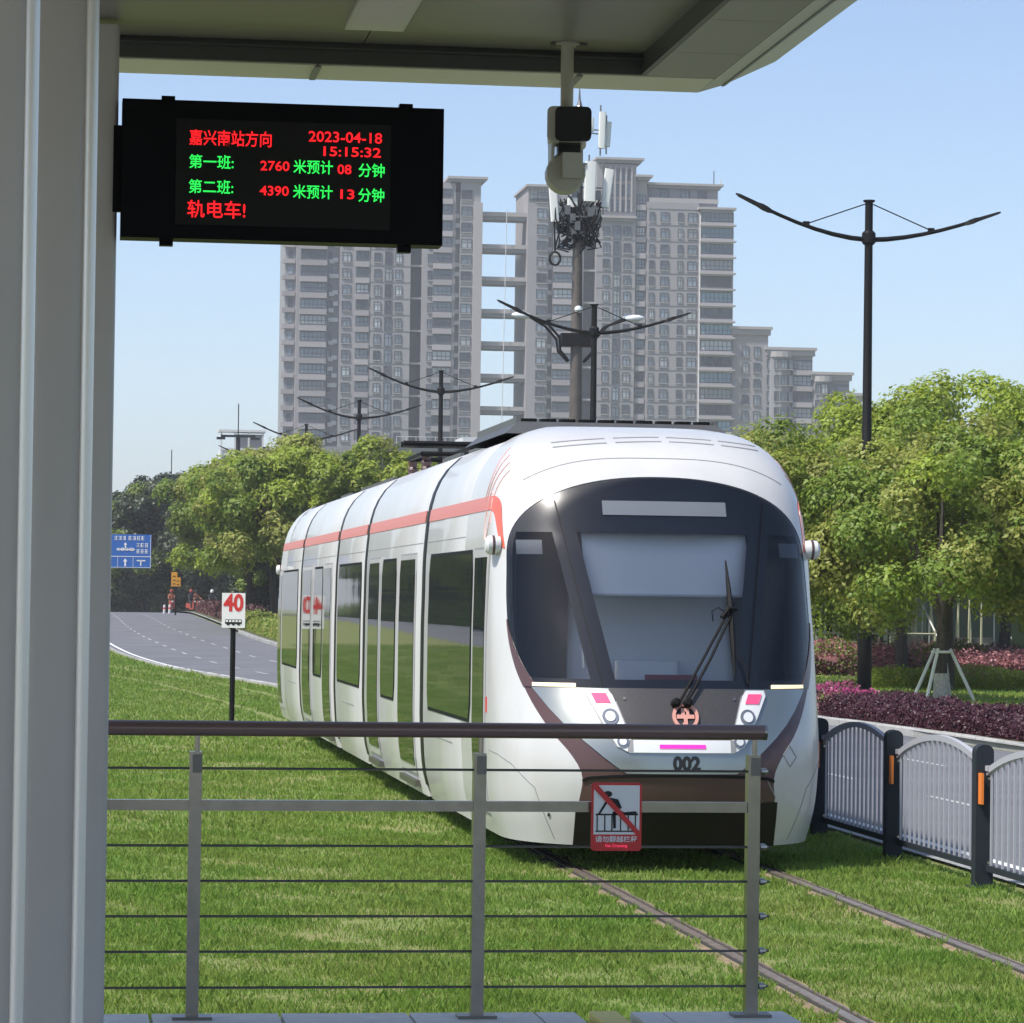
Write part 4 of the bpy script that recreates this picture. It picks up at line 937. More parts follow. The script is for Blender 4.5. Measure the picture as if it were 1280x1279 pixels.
# ------------------------------------------------------------------ blue gantry sign, orange sign
def road_signs():
    s = thing('direction_sign', 'blue road direction sign partly hidden by the canopy post', 'road sign', (3.0, 215, .9))
    MB().b2(-2.6, 2.68, -.06, 0, 2.93, 5.12).build('plate', 'sign_blue', s)
    MB().tube([(-2.2, .15, 0), (-2.2, .15, 5.6)], .16, 8).build('pole', 'lamp_black', s); MB().b2(-2.3, 2.4, .02, .1, 4.0, 4.15).build('crossbeam', 'lamp_black', s)
    w = MB(); Y0, Y1 = -.075, -.065
    def bar(x0, x1, z0, z1): w.b2(x0, x1, Y0, Y1, z0, z1)
    bar(-2.55, 2.62, 3.66, 3.70); bar(-2.55, 2.62, 2.96, 2.985); bar(2.62, 2.645, 2.96, 5.08); bar(.5, .52, 2.98, 3.66); bar(1.5, 1.52, 2.98, 3.66)
    w.build('border', 'sign_white', s)
    a = MB(); up = lambda x, z, k: a.slab([(x - .05 * k, z), (x + .05 * k, z), (x + .05 * k, z + .3 * k), (x + .14 * k, z + .3 * k), (x, z + .5 * k), (x - .14 * k, z + .3 * k), (x - .05 * k, z + .3 * k)], Y0, Y1)
    up(1.0, 3.05, 1.0); up(1.0, 4.2, .8); a.b2(.55, 1.5, Y0, Y1, 4.1, 4.18)
    for sg in (-1, 1): a.slab([(1.02 + sg * .62, 4.14), (1.02 + sg * .42, 4.02), (1.02 + sg * .42, 4.26)][::sg], Y0, Y1)
    a.b2(1.97, 2.05, Y0, Y1, 3.08, 3.45); a.b2(1.75, 2.3, Y0, Y1, 3.38, 3.46)
    a.build('arrow', 'sign_white', s)
    q = random.Random(5); g = MB()
    for x0, n, z in ((.28, 3, 4.75), (1.2, 4, 4.75), (1.72, 3, 4.3), (1.72, 3, 3.9), (.72, 3, 4.06)):
        for k in range(n):
            x = x0 + k * .27; h = .26 if z > 4.06 or n == 3 and x0 > 1 else .18
            for e in range(3): zz = z + e * h / 2.4; g.b2(x, x + .2, Y0 - .002, Y1 - .004, zz, zz + .03)
            for e in range(2): xx = x + q.uniform(.0, .16); g.b2(xx, xx + .03, Y0 - .004, Y1 - .006, z, z + h)
    g.build('lettering', 'sign_white', s)
    o = thing('warning_sign', 'stepped orange warning sign on a dark post by the trees', 'road sign', (6.8, 200, prof(200)))
    MB().tube([(0, .06, 0), (0, .06, 2.6)], .05, 6).build('pole', 'lamp_black', o)
    MB().slab([(-.28, 1.75), (.28, 1.75), (.28, 2.3), (.08, 2.3), (.08, 2.62), (-.28, 2.62)], -.03, .0).build('plate', 'sign_yellow', o)
    g = MB()
    for z in (1.88, 2.1, 2.34): g.b2(-.2, -.02, -.04, -.032, z, z + .05); g.b2(.05, .2, -.04, -.032, z - .04, z + .01) if z < 2.3 else None
    g.build('lettering', 'sign_black', o)
road_signs()

# ------------------------------------------------------------------ plants
def leaf_quads(C, D, L, Wd, rs):
    """leaf-shaped faces: centres C, facing D"""
    n = len(C); up = rs.normal(size=(n, 3)); t = np.cross(D, up); t /= np.linalg.norm(t, axis=1)[:, None] + 1e-9; b = np.cross(D, t)
    L = np.asarray(L)[:, None]; Wd = np.asarray(Wd)[:, None]
    V = np.stack([C - t * L * .5, C + b * Wd * .5 - t * L * .05, C + t * L * .5, C - b * Wd * .5 - t * L * .05], 1).reshape(-1, 3)
    return V, np.arange(n * 4).reshape(-1, 4)
def unit(v): return v / (np.linalg.norm(v, axis=1)[:, None] + 1e-9)
def crown_mesh(name, rx, rz, zc, nclump, nleaf, size, mats, seed, cr=(.55, 1.0), flat=.8, low=-.65, mixw=None):
    rs = np.random.RandomState(seed); Cs = []; Ds = []
    d = unit(rs.normal(size=(nclump * 3, 3))); d = d[d[:, 2] > low][:nclump]; nclump = len(d)
    # lobes: direction-dependent radius gives the crown an uneven outline
    lob = 1 + .16 * np.sin(d[:, 0] * 5 + seed) + .13 * np.sin(d[:, 1] * 6 + seed * 2) + .10 * np.sin(d[:, 2] * 9 + seed)
    rad = (rs.uniform(.62, 1.0, nclump)) * lob; cen = d * rad[:, None] * np.array([rx, rx, rz]) + np.array([0, 0, zc])
    midx = []
    cm = rs.choice(len(mats), nclump, p=mixw)
    for i in range(nclump):
        r = rs.uniform(*cr); n = int(1.55 * nleaf * r * r / .6)
        q = unit(rs.normal(size=(n, 3)) + d[i] * .55 + np.array([0, 0, .45])); ra = r * rs.uniform(.55, 1.12, n) ** .8
        ra *= 1 + .22 * np.sin(q[:, 0] * 7 + i) * np.sin(q[:, 2] * 6 + q[:, 1] * 5)
        Cs.append(cen[i] + q * ra[:, None] * np.array([1, 1, flat])); Ds.append(unit(q + np.array([0, 0, .35]) + rs.normal(size=(n, 3)) * .36)); midx.append(np.full(n, cm[i]))
    C = np.concatenate(Cs); D = np.concatenate(Ds); n = len(C); V, F = leaf_quads(C, D, size * rs.uniform(.7, 1.35, n), size * .62 * rs.uniform(.7, 1.3, n), rs)
    return fast_mesh(name, V, F, mats, np.concatenate(midx))
def trunk_mb(h, r, seed, spread, top):
    q = random.Random(seed); mb = MB(); lean = q.uniform(-.12, .12)
    pts = [(0, 0, 0), (lean * .3, 0, h * .35), (lean * .7, lean, h * .7), (lean, lean, h)]
    mb.tube(pts, [r * 1.25, r, r * .85, r * .7], 10)
    for k in range(6):
        a = k * 1.05 + q.uniform(-.3, .3); l = q.uniform(.6, 1) * spread
        mb.tube([(lean, lean, h * q.uniform(.85, 1)), (lean + math.cos(a) * l * .4, lean + math.sin(a) * l * .4, h + (top - h) * .35), (lean + math.cos(a) * l * .8, lean + math.sin(a) * l * .8, h + (top - h) * q.uniform(.6, .8))], [r * .55, r * .32, r * .12], 6)
    mb.tube([(lean, lean, h), (lean * .5, 0, h + (top - h) * .5), (0, 0, h + (top - h) * .85)], [r * .7, r * .4, r * .12], 7)
    return mb
TREES = {}
def tree_kind(key, mats, rx, rz, zc, ncl, nlf, size, hb, r, seed, cr, low=-.65, mixw=None):
    cm = crown_mesh('crown', rx, rz, zc, ncl, nlf, size, mats, seed, cr, low=low, mixw=mixw); tm = trunk_mb(hb, r, seed, rx * .75, zc + rz * .7).mesh('trunk', 'bark', True)
    TREES[key] = (cm, tm)
tree_kind('camphor', ['leaf_mid', 'leaf_bright', 'leaf_olive'], 2.6, 2.2, 3.95, 92, 330, .13, 2.0, .15, 4, (.5, .85), low=-.85, mixw=[.5, .2, .3])
tree_kind('camphor2', ['leaf_mid', 'leaf_bright', 'leaf_olive'], 2.9, 2.4, 4.2, 98, 330, .13, 2.1, .17, 9, (.5, .9), low=-.85, mixw=[.35, .25, .4])
tree_kind('flush', ['leaf_bright', 'leaf_mid'], 3.2, 2.7, 5.2, 95, 300, .15, 2.6, .17, 14, (.55, .95), mixw=[.8, .2])
tree_kind('flush2', ['leaf_bright', 'leaf_mid', 'leaf_olive'], 3.4, 2.9, 5.0, 95, 240, .20, 2.4, .18, 23, (.6, 1.05), mixw=[.55, .3, .15])
tree_kind('round', ['leaf_bright', 'leaf_mid', 'leaf_olive'], 3.6, 2.9, 5.3, 110, 240, .2, 2.4, .2, 31, (.6, 1.0), low=-.8, mixw=[.45, .3, .25])
tree_kind('evergreen', ['leaf_dark', 'leaf_mid'], 2.6, 3.4, 4.2, 85, 210, .22, 1.6, .18, 37, (.6, 1.0), low=-.95, mixw=[.8, .2])
tree_kind('airy', ['leaf_bright', 'leaf_olive'], 2.6, 2.2, 6.0, 60, 55, .16, 3.0, .09, 41, (.5, .8), mixw=[.5, .5])
tree_kind('sapling', ['leaf_bright', 'leaf_mid'], .95, .9, 1.5, 26, 150, .09, .8, .05, 47, (.3, .5), mixw=[.6, .4])
def tree(key, name, label, x, y, sc, rz, group=None, z=None, sz=1.):
    t = thing(name, label, 'tree', (x, y, (prof(y) + .12) if z is None else z), group, rz); t.scale = (sc, sc, sc * sz)
    cm, tm = TREES[key]; link('crown', cm, t); link('trunk', tm, t); return t
def stakes(label, x, y, z, r, top):
    s = thing('tree_stakes', label, 'tree support', (x, y, z))
    for k, (dx, dy) in enumerate(((-1.0, -.35), (-.72, -.9), (.95, -.3), (.5, .8))): MB().tube([(dx * r, dy * r, 0), (dx * .16, dy * .16, top)], .035, 7).build('stake', 'stake', s)
    MB().tube([(.2 * math.cos(a), .2 * math.sin(a), top - .06) for a in np.linspace(0, 6.283, 13)], .028, 6).build('tie_ring', 'stake', s)
# right of the tram
T = [('camphor', 'camphor_tree', 'staked street tree with whitewashed trunk behind the purple hedge', 17.2, 63, .86, .4), ('camphor2', 'camphor_tree', 'staked street tree half hidden by the tram front edge', 14.9, 66.5, .78, 2.1),
     ('camphor2', 'camphor_tree', 'dark-trunked tree just behind the staked whitewashed tree', 19.5, 71, .88, 1.3), ('camphor', 'camphor_tree', 'tree with leaning trunk close beside the tall lamp post', 16.6, 74, .84, 3.3),
     ('camphor', 'camphor_tree', 'olive green tree cut by the picture edge right of the purple hedge', 20.0, 62, .92, 5.0),
     ('flush', 'broadleaf_tree', 'bright yellow-green treetop right of the tall lamp post', 21.6, 83, .92, .2), ('flush', 'broadleaf_tree', 'tallest bright green treetop at the right picture edge', 24.6, 84, .94, 2.6), ('flush2', 'broadleaf_tree', 'bright green treetop behind the lamp post pole', 19.6, 90, .80, 4.0),
     ('flush2', 'broadleaf_tree', 'green treetop just above the right roof edge of the tram', 18.3, 96, .66, 1.0), ('airy', 'young_tree', 'thin pale feathery tree in front of the grey side block', 25.8, 118, .95, 1.0), ('airy', 'young_tree', 'thin feathery tree rising left of the bright treetops', 28.9, 122, 1.05, 3.0),
     ('evergreen', 'evergreen_tree', 'dark evergreen behind the bamboo', 24.5, 104, .78, 0.), ('evergreen', 'evergreen_tree', 'dark evergreen behind the stone steps', 30.2, 104, .85, 1.5), ('evergreen', 'evergreen_tree', 'dark evergreen behind the tram front edge', 21.0, 106, .72, 2.5), ('evergreen', 'evergreen_tree', 'dark evergreen between bamboo and green shed', 27.5, 108, .82, 4.5),
     ('sapling', 'young_tree', 'small light green sapling between tram edge and lamp post', 17.9, 79, 1.1, 0.)]
for key, nm, lb, x, y, s, rz in T: tree(key, nm, lb, x, y, s, rz, 'trees right of the tram')
for lb, x, y in (('white wash band on staked tree', 17.2, 63), ('w', 14.9, 66.5)): pass
for o in list(bpy.data.objects):
    if o.get('label', '').startswith('staked street tree'):
        MB().tube([(0, 0, 0), (.0, 0, .66)], [.205, .178], 12).build('whitewash', 'whitewash', o, smooth=True)
stakes('white leaning stakes round the whitewashed tree behind the purple hedge', 17.2, 63, .12, .66, 1.05)
stakes('white leaning stakes round the tree at the tram front edge', 14.9, 66.5, .12, .66, 1.1)
# left row beyond the bend
Lr = [('round', 9.6, 141, .95, 0.), ('flush2', 12.2, 146, .94, 1.2), ('round', 14.2, 139, .93, 2.2), ('flush2', 16.3, 142, .86, 3.4), ('round', 10.1, 158, 1.0, 4.4), ('flush2', 12.8, 165, 1.05, 5.2), ('round', 9.9, 176, 1.02, .7)]
lbl = ['round yellow-green tree right of the orange sign', 'bushy green tree behind the 40 sign', 'round green tree over the rear of the tram', 'light green tree tucked behind the tram roof', 'bright rounded tree behind the first of the row', 'olive-topped tree in the back of the left row', 'tall light green tree beside the dark evergreens']
for (key, x, y, s, rz), lb in zip(Lr, lbl): tree(key, 'street_tree', lb, x, y, s, rz, 'row of street trees beyond the bend')
De = [(7.9, 258, 1.4, 0., 'dark evergreen right of the blue sign'), (10.5, 256, 1.35, 1.9, 'dark evergreen behind the orange sign'), (6.4, 262, 1.3, 2.9, 'dark evergreen under the blue sign'), (3.4, 268, 1.25, .9, 'dark evergreen below the left half of the blue sign'), (11.5, 182, .8, 3.3, 'low dark evergreen behind the red hedge'), (12.6, 190, .85, 4.1, 'low dark evergreen behind the white balustrade'), (.4, 270, 1.3, 5.0, 'dark evergreen hidden by the canopy post'), (13.4, 205, .9, 2.2, 'dark evergreen at the back of the red hedge'), (12.6, 252, 1.1, 1.2, 'dark evergreen behind the scooter riders'), (13.9, 172, .8, 1.2, 'low dark evergreen behind the street tree trunks')]
for x, y, s, rz, lb in De: tree('evergreen', 'evergreen_tree', lb, x, y, s, rz, 'dark evergreens by the crest')
tree('flush2', 'street_tree', 'light green tree peeping over the blue sign', 5.9, 285, 1.22, 2., 'row of street trees beyond the bend')
# across the left carriageway (they stand outside the picture and are seen in the tram windows)
q = random.Random(8)
for k in range(30):
    yy = 70 + k * 7; tree(['round', 'evergreen', 'flush2'][k % 3], 'street_tree', 'street tree across the other carriageway, reflected in the tram windows', near(yy) - 20.5 - q.uniform(0, 2.5), yy, q.uniform(.9, 1.15), q.uniform(0, 6), 'trees across the other carriageway')

def hedge(name, label, region, h, n, size, mats, seed, lump=.12, mixw=None, z0=.12, cat='hedge', group=None):
    """leafy bed: region(u, v) -> x, y; leaves over a lumpy top and along the sides"""
    rs = np.random.RandomState(seed); u = rs.rand(n); v = rs.rand(n); e = rs.rand(n)
    v = np.where(e < .3, rs.uniform(-.0, .06, n), v); xy = np.array([region(a, b) for a, b in zip(u, v)]); x, y = xy[:, 0], xy[:, 1]
    edge = np.minimum(np.minimum(v, 1 - v) * 9, np.minimum(u, 1 - u) * 30); hh = h * np.clip(.35 + .65 * np.sqrt(np.clip(edge, 0, 1)), 0, 1) * (1 + lump * np.sin(x * 2.3 + y * 1.1) + lump * np.sin(y * 3.1 - x * 1.7) + lump * .8 * np.sin(x * 7 + y * 6.1))
    t = np.where(e < .3, rs.uniform(.05, 1, n), rs.uniform(.75, 1.06, n)); pz = np.array([prof(q_) for q_ in y]) + z0
    C = np.stack([x, y, pz + hh * t], 1); D = unit(rs.normal(size=(n, 3)) * .7 + np.array([-.15, -.35, .8])); V, F = leaf_quads(C, D, size * rs.uniform(.6, 1.4, n), size * .6 * rs.uniform(.6, 1.4, n), rs)
    pt = np.sin(x * 1.9 + seed) * np.sin(y * 1.3 + seed * 2) + rs.normal(size=n) * .5; mi = np.zeros(n, int)
    if len(mats) > 1:
        cut = np.quantile(pt, np.cumsum(mixw)[:-1]); mi = np.searchsorted(cut, pt)
    t_ = thing(name, label, cat, (0, 0, 0), group); me = fast_mesh('foliage', V, F, mats, mi); link('foliage', me, t_)
    mb = MB(); rows = []
    for a in np.linspace(.01, .99, 24):
        r = []
        for b, k in ((.02, .0), (.05, .6), (.3, .78), (.7, .78), (.95, .6), (.98, 0)):
            p = region(a, b); r.append((p[0], p[1], prof(p[1]) + z0 + h * k))
        rows.append(r)
    mb.grid(rows).build('twig_core', mats[0], t_); return t_
F_ = lambda y: far(y) + .3
hedge('purple_hedge', 'dark purple clipped hedge behind the right kerb', lambda u, v: (F_(37 + u * 20.5) + 1.25 * v, 37 + u * 17.5), .36, 50000, .05, ['leaf_purple'], 1)
hedge('azalea_hedge', 'green hedge with pale pink tinge next to the tram edge', lambda u, v: (F_(54.6 + u * 13) + 1.2 * v, 54.6 + u * 13), .36, 16000, .06, ['leaf_mid', 'petal_pale', 'leaf_maroon'], 2, mixw=[.5, .25, .25])
hedge('azalea_bush', 'vivid pink azalea patch in front of the lamp post', lambda u, v: (F_(55.2 + u * 2.4) + .35 + .8 * v, 55.2 + u * 2.4), .47, 3500, .06, ['petal_pink', 'leaf_maroon'], 3, mixw=[.75, .25], cat='bush')
hedge('azalea_hedge', 'pale pink azalea bed in front of the bamboo', lambda u, v: (18.6 + u * 6.8, 83 + v * 3), .75, 16000, .09, ['petal_pale', 'leaf_mid', 'leaf_maroon'], 5, mixw=[.45, .35, .2])
hedge('azalea_hedge', 'pale pink azalea bed beside the stone steps', lambda u, v: (22.4 + u * 2.6, 80 + v * 2.4), .65, 6000, .08, ['petal_pale', 'leaf_maroon'], 6, mixw=[.7, .3])
hedge('low_hedge', 'low yellow-green hedge strip behind the whitewashed trunk', lambda u, v: (17.9 + u * 9, 71.5 + v * 1.6), .42, 14000, .07, ['leaf_bright', 'leaf_olive'], 7, mixw=[.6, .4])
hedge('red_hedge', 'dark red rounded hedge on the crest of the road', lambda u, v: (far(160 + u * 56) + .5 + 2.2 * v, 160 + u * 56), .62, 14000, .16, ['leaf_maroon'], 8)
hedge('verge_hedge', 'green hedge along the other carriageway, seen in the tram windows', lambda u, v: (near(70 + u * 240) - 19 - 1.5 * v, 70 + u * 240), 1.5, 20000, .22, ['leaf_mid', 'leaf_dark'], 13, mixw=[.5, .5])
hedge('tall_hedge', 'tall dark hedge closing the view beyond the crest', lambda u, v: (-9 + u * 26, 276 + v * 3), 3.4, 16000, .3, ['leaf_dark'], 12)
hedge('low_hedge', 'green hedge under the left street trees', lambda u, v: (far(112 + u * 46) + .4 + 1.8 * v, 112 + u * 46), .55, 12000, .12, ['leaf_mid', 'leaf_olive'], 9, mixw=[.6, .4])
grass('lawn_grass', [(14.6, 27, 55, 82, 130, .06, .016, 0)], 'blade', 5, 'yellow-green lawn behind the purple hedge')
# bamboo in front of the evergreens, with a low rail
q = random.Random(21)
bmesh_ = MB().tube([(0, 0, 0), (.02, 0, 1.2), (.08, .02, 2.6), (.2, .05, 4.2)], [.035, .033, .028, .012], 6).mesh('culm', 'bamboo', True)
bl = crown_mesh('bamboo_leaves', .5, 1.0, 3.6, 10, 60, .16, ['leaf_mid', 'leaf_dark'], 55, (.3, .5), mixw=[.3, .7])
for k in range(56):
    x = 18.4 + k * .13 + q.uniform(-.07, .07); y = 90.4 + q.uniform(-.9, .9)
    t = thing('bamboo', 'pale bamboo stem in the thicket behind the azalea bed', 'bamboo', (x, y, prof(y) + .1), 'bamboo stems behind the azaleas', q.uniform(0, 6)); t.scale = (1, 1, q.uniform(.85, 1.15))
    c = link('culm', bmesh_, t); c.rotation_euler = (q.uniform(-.05, .05), q.uniform(-.05, .05), 0); link('leaf_tuft', bl, t)
f = thing('bamboo_rail', 'low pale rail fence along the bamboo', 'fence', (18.2, 88.8, prof(89) + .1))
for z in (.55, 1.05): MB().tube([(0, 0, z), (6.0, 0, z)], .03, 6).build('rail', 'bamboo', f)
for k in range(6): MB().tube([(k * 1.15 + .1, 0, 0), (k * 1.15 + .1, 0, 1.15)], .035, 6).build('post', 'bamboo', f)
# green shed and steps
sd = thing('green_shed', 'dark green windowless shed behind the trees', 'shed', (28.6, 97, prof(97) + .12))
MB().b2(-2.6, 5, 0, 4, 0, 3.6).build('wall', 'shed_green', sd); MB().b2(-2.8, 5.2, -.25, 4.2, 3.6, 3.8).build('roof', 'shed_green', sd); MB().b2(-.1, .9, -.03, 0, .6, 2.5).build('door', 'leaf_dark', sd)
MB().b2(1.2, 2.1, -.04, -.01, 2.4, 2.9).build('vent', 'recess_dark', sd)
stp = thing('stone_steps', 'stone steps with railings leading up to the green shed', 'steps', (24.9, 88.6, prof(89) + .1))
for k in range(6): MB().b2(-.75, 1.2, k * .32, k * .32 + .34 + .001 * k, 0, .16 * (k + 1)).build('step', 'stair_stone', stp)
for sg in (-.82, 1.27):
    for a, b in (((sg, 0, .95), (sg, 1.9, 1.95)),): MB().tube([a, b], .025, 6).build('handrail', 'stake', stp)
    for k in range(3): MB().tube([(sg, .2 + k * .75, .0), (sg, .2 + k * .75, 1.05 + k * .39)], .02, 6).build('baluster', 'stake', stp)
# white balustrade behind the left trees
bs = thing('balustrade', 'white stone balustrade behind the left street trees', 'balustrade', (0, 0, 0))
for k in range(12):
    y = 135 + k * 2.4; x = far(y) + 4.3; MB().b2(x - .16, x + .16, y - .16, y + .16, prof(y) + .1, prof(y) + 1.35).build('pier', 'plain_white', bs)
    y2 = y + 2.4; x2 = far(y2) + 4.3
    for z in (.35, 1.05): MB().tube([(x, y, prof(y) + z), (x2, y2, prof(y2) + z)], .07, 6).build('rail', 'plain_white', bs)
    for e in (.25, .5, .75): MB().tube([(x + (x2 - x) * e, y + 2.4 * e, prof(y) + .35), (x + (x2 - x) * e, y + 2.4 * e, prof(y) + 1.05)], .06, 6).build('baluster', 'plain_white', bs)
for x, y, lb in ((6.9, 214, 'small white marker post at the end of the red hedge'), (6.5, 212, 'shorter white marker post beside the red hedge end')):
    t = thing('marker_post', lb, 'bollard', (x, y, .9)); MB().lathe([(.09, 0), (.08, .5), (.05, .58)], (0, 0, 0), (0, 0, 1), 8).build('shaft', 'plain_white', t); MB().lathe([(.092, .3), (.09, .4)], (0, 0, 0), (0, 0, 1), 8).build('band', 'sign_red', t)

# ------------------------------------------------------------------ riders on the crest
def rider(label_p, label_s, x, y, z, shirt, helmet, sc_m, rz):
    s = thing('scooter', label_s, 'scooter', (x, y, z), None, rz)
    for yy in (-.55, .55):
        w = MB().lathe([(.12, -.05), (.21, -.05), (.24, 0), (.21, .05), (.12, .05)], (0, yy, .24), (1, 0, 0), 14).build('wheel', 'tyre', s, smooth=True)
    b = MB(); b.rbox((0, .28, .56), (.30, .75, .34), .1); b.rbox((0, -.12, .34), (.3, .55, .12), .05); b.build('body', sc_m, s, smooth=True)
    MB().add([(-.19, -.42, .3), (.19, -.42, .3), (.15, -.36, .95), (-.15, -.36, .95), (-.15, -.5, .3), (.15, -.5, .3), (.1, -.46, .95), (-.1, -.46, .95)], [(0, 1, 2, 3), (5, 4, 7, 6), (4, 0, 3, 7), (1, 5, 6, 2), (3, 2, 6, 7)]).build('leg_shield', sc_m, s)
    MB().tube([(-.32, -.36, 1.02), (0, -.44, .98), (.32, -.36, 1.02)], .025, 6).build('handlebar', 'lamp_black', s); MB().tube([(0, -.55, .24), (0, -.44, .98)], .03, 6).build('fork', 'lamp_black', s)
    MB().rbox((0, .26, .77), (.27, .62, .09), .08).build('saddle', 'tyre', s, smooth=True); MB().lathe([(.07, 0), (.06, .05)], (0, -.5, .86), (0, -1, 0), 10).build('headlamp', 'lamp_white', s)
    # one continuous body grown from joints
    p = thing('person', label_p, 'person', (x, y, z), None, rz)
    J = [(0, .22, .86), (0, .18, 1.1), (0, .14, 1.34), (0, .12, 1.44), (0, .09, 1.58), (-.17, .13, 1.35), (-.26, -.05, 1.12), (-.27, -.32, 1.06), (.17, .13, 1.35), (.26, -.05, 1.12), (.27, -.32, 1.06), (-.11, .12, .84), (-.14, -.24, .8), (-.13, -.16, .44), (-.13, -.26, .40), (.11, .12, .84), (.14, -.24, .8), (.13, -.16, .44), (.13, -.26, .40)]
    Ed = [(0, 1), (1, 2), (2, 3), (3, 4), (2, 5), (5, 6), (6, 7), (2, 8), (8, 9), (9, 10), (0, 11), (11, 12), (12, 13), (13, 14), (0, 15), (15, 16), (16, 17), (17, 18)]
    R_ = [.15, .15, .16, .06, .11, .07, .05, .035, .07, .05, .035, .10, .075, .055, .045, .10, .075, .055, .045]
    me = bpy.data.meshes.new('body'); me.from_pydata(J, Ed, []); me.materials.append(MATS[shirt]); o = link('body', me, p); sk = o.modifiers.new('skin', 'SKIN'); o.modifiers.new('sub', 'SUBSURF').levels = 1
    if not me.skin_vertices: me.skin_vertices.new() if hasattr(me.skin_vertices, 'new') else None
    try:
        for v, r_ in zip(me.skin_vertices[0].data, R_): v.radius = (r_, r_)
        me.skin_vertices[0].data[0].use_root = True
    except Exception: pass
    MB().lathe([(.02, -.09), (.115, -.08), (.135, 0), (.12, .09), (.06, .14), (.0, .15)], (0, .09, 1.62), (0, 0, 1), 12).build('helmet', helmet, p, smooth=True)
    return p
rider('rider in orange top on a scooter beside the orange sign', 'small scooter under the rider in orange beside the orange sign', 8.0, 244, prof(244) - .02, 'cloth_orange', 'cloth_red', 'cloth_red', .1)
rider('rider in dark top and red helmet in the middle of the crest', 'red scooter of the middle rider on the crest', 9.4, 242, prof(242) - .02, 'cloth_dark', 'cloth_red', 'cloth_red', .5)
rider('rider in orange waistcoat just behind the middle rider', 'red scooter just behind the middle rider', 9.85, 244, prof(244) - .02, 'cloth_orange', 'cloth_dark', 'cloth_red', .4)
rider('rider in dark clothes with white helmet on the crest', 'dark scooter of the rider with white helmet', 10.9, 242, prof(242) - .02, 'cloth_dark', 'helmet_white', 'cloth_dark', .2)

# ------------------------------------------------------------------ towers
KX = .1443
def pxx(p): return 38.26 + (p - 358) * KX
FLOOR = 2.905; Z0 = 68.6
_wm = {}
def win_mesh(kind, w, h):
    curtained = RND.random() < .22; key = (kind, round(w, 2), round(h, 2), curtained)  # some windows draw a pale curtain pane at random
    if key in _wm: return _wm[key]
    m = MB(); t = .07; g = 4 if curtained else 1 if kind != 'blue' else 2
    m.b2(-w / 2, w / 2, -.05, .03, -h / 2, h / 2, g)
    for x in (-w / 2, w / 2): m.b2(x - t, x + t, -.13, .03, -h / 2 - t, h / 2 + t, 0)
    for z in (-h / 2, h / 2): m.b2(-w / 2 + t, w / 2 - t, -.125, .03, z - t, z + t, 0)
    nm = max(1, int(round(w / .95))) if kind in ('bal', 'blue') else 1
    for k in range(1, nm + 1) if nm > 1 else (1,):
        x = -w / 2 + w * k / (nm + 1) if nm > 1 else w * .08; m.b2(x - .045, x + .045, -.115, .03, -h / 2 + t, h / 2 - t, 0)
    if kind in ('bal', 'blue'): m.b2(-w / 2 + t, w / 2 - t, -.11, .03, -h * .12, -h * .12 + .09, 0)
    elif h > 1.2: m.b2(-w / 2 + t, w / 2 - t, -.11, .03, h * .16, h * .16 + .07, 0)
    if kind == 'std': m.b2(-w / 2 - .12, w / 2 + .12, -.2, .03, -h / 2 - t - .12, -h / 2 - t, 3)
    _wm[key] = m.mesh('window', ['frame_dark', 'pane', 'pane_blue', 'band_pale', 'pane_curtain']); return _wm[key]
def tower(root, ox, oy, specs, floors, base_off):
    """specs: (px centre, px width, kind, height, y offset) ; floors: iterable of floor indices"""
    for cx, w, kind, h, dy, ks in specs:
        for k in (ks or floors):
            z = Z0 - FLOOR * k; W_ = w * KX
            if kind in ('bal', 'blue'):
                kk = 'blue' if (kind == 'blue' and (k * 7 + int(cx)) % 3 != 1) else 'bal'
                link('window', win_mesh(kk, W_, h), root, (pxx(cx) - ox, dy - .01, z + .25 - base_off))
                b = _box_mesh('balcony', W_ + .25, .5, .95, 'balcony_rail'); link('balcony', b, root, (pxx(cx) - ox, dy - .25, z - 1.25 - base_off))
            elif kind == 'ac':
                link('air_conditioner', _box_mesh('ac', .95, .4, .75, 'ac_white'), root, (pxx(cx) - ox + RND.uniform(-.1, .1), dy - .2, z + RND.choice([-.5, .4, -.8]) - base_off))
            else:
                link('window', win_mesh(kind, W_, h), root, (pxx(cx) - ox, dy - .01, z + (0 if kind != 'tall' else -.1) - base_off))
_bm = {}
def _box_mesh(n, a, b, c, m):
    k = (n, round(a, 2), b, c, m)
    if k not in _bm: _bm[k] = MB().box((0, 0, 0), (a, b, c)).mesh(n, m)
    return _bm[k]
def wallbox(root, ox, p0, p1, z0, z1, y0, y1, m='wall_pink', name='wall'): return MB().b2(pxx(p0) - ox, pxx(p1) - ox, y0, y1, z0, z1).build(name, m, root)
BZ = -.7
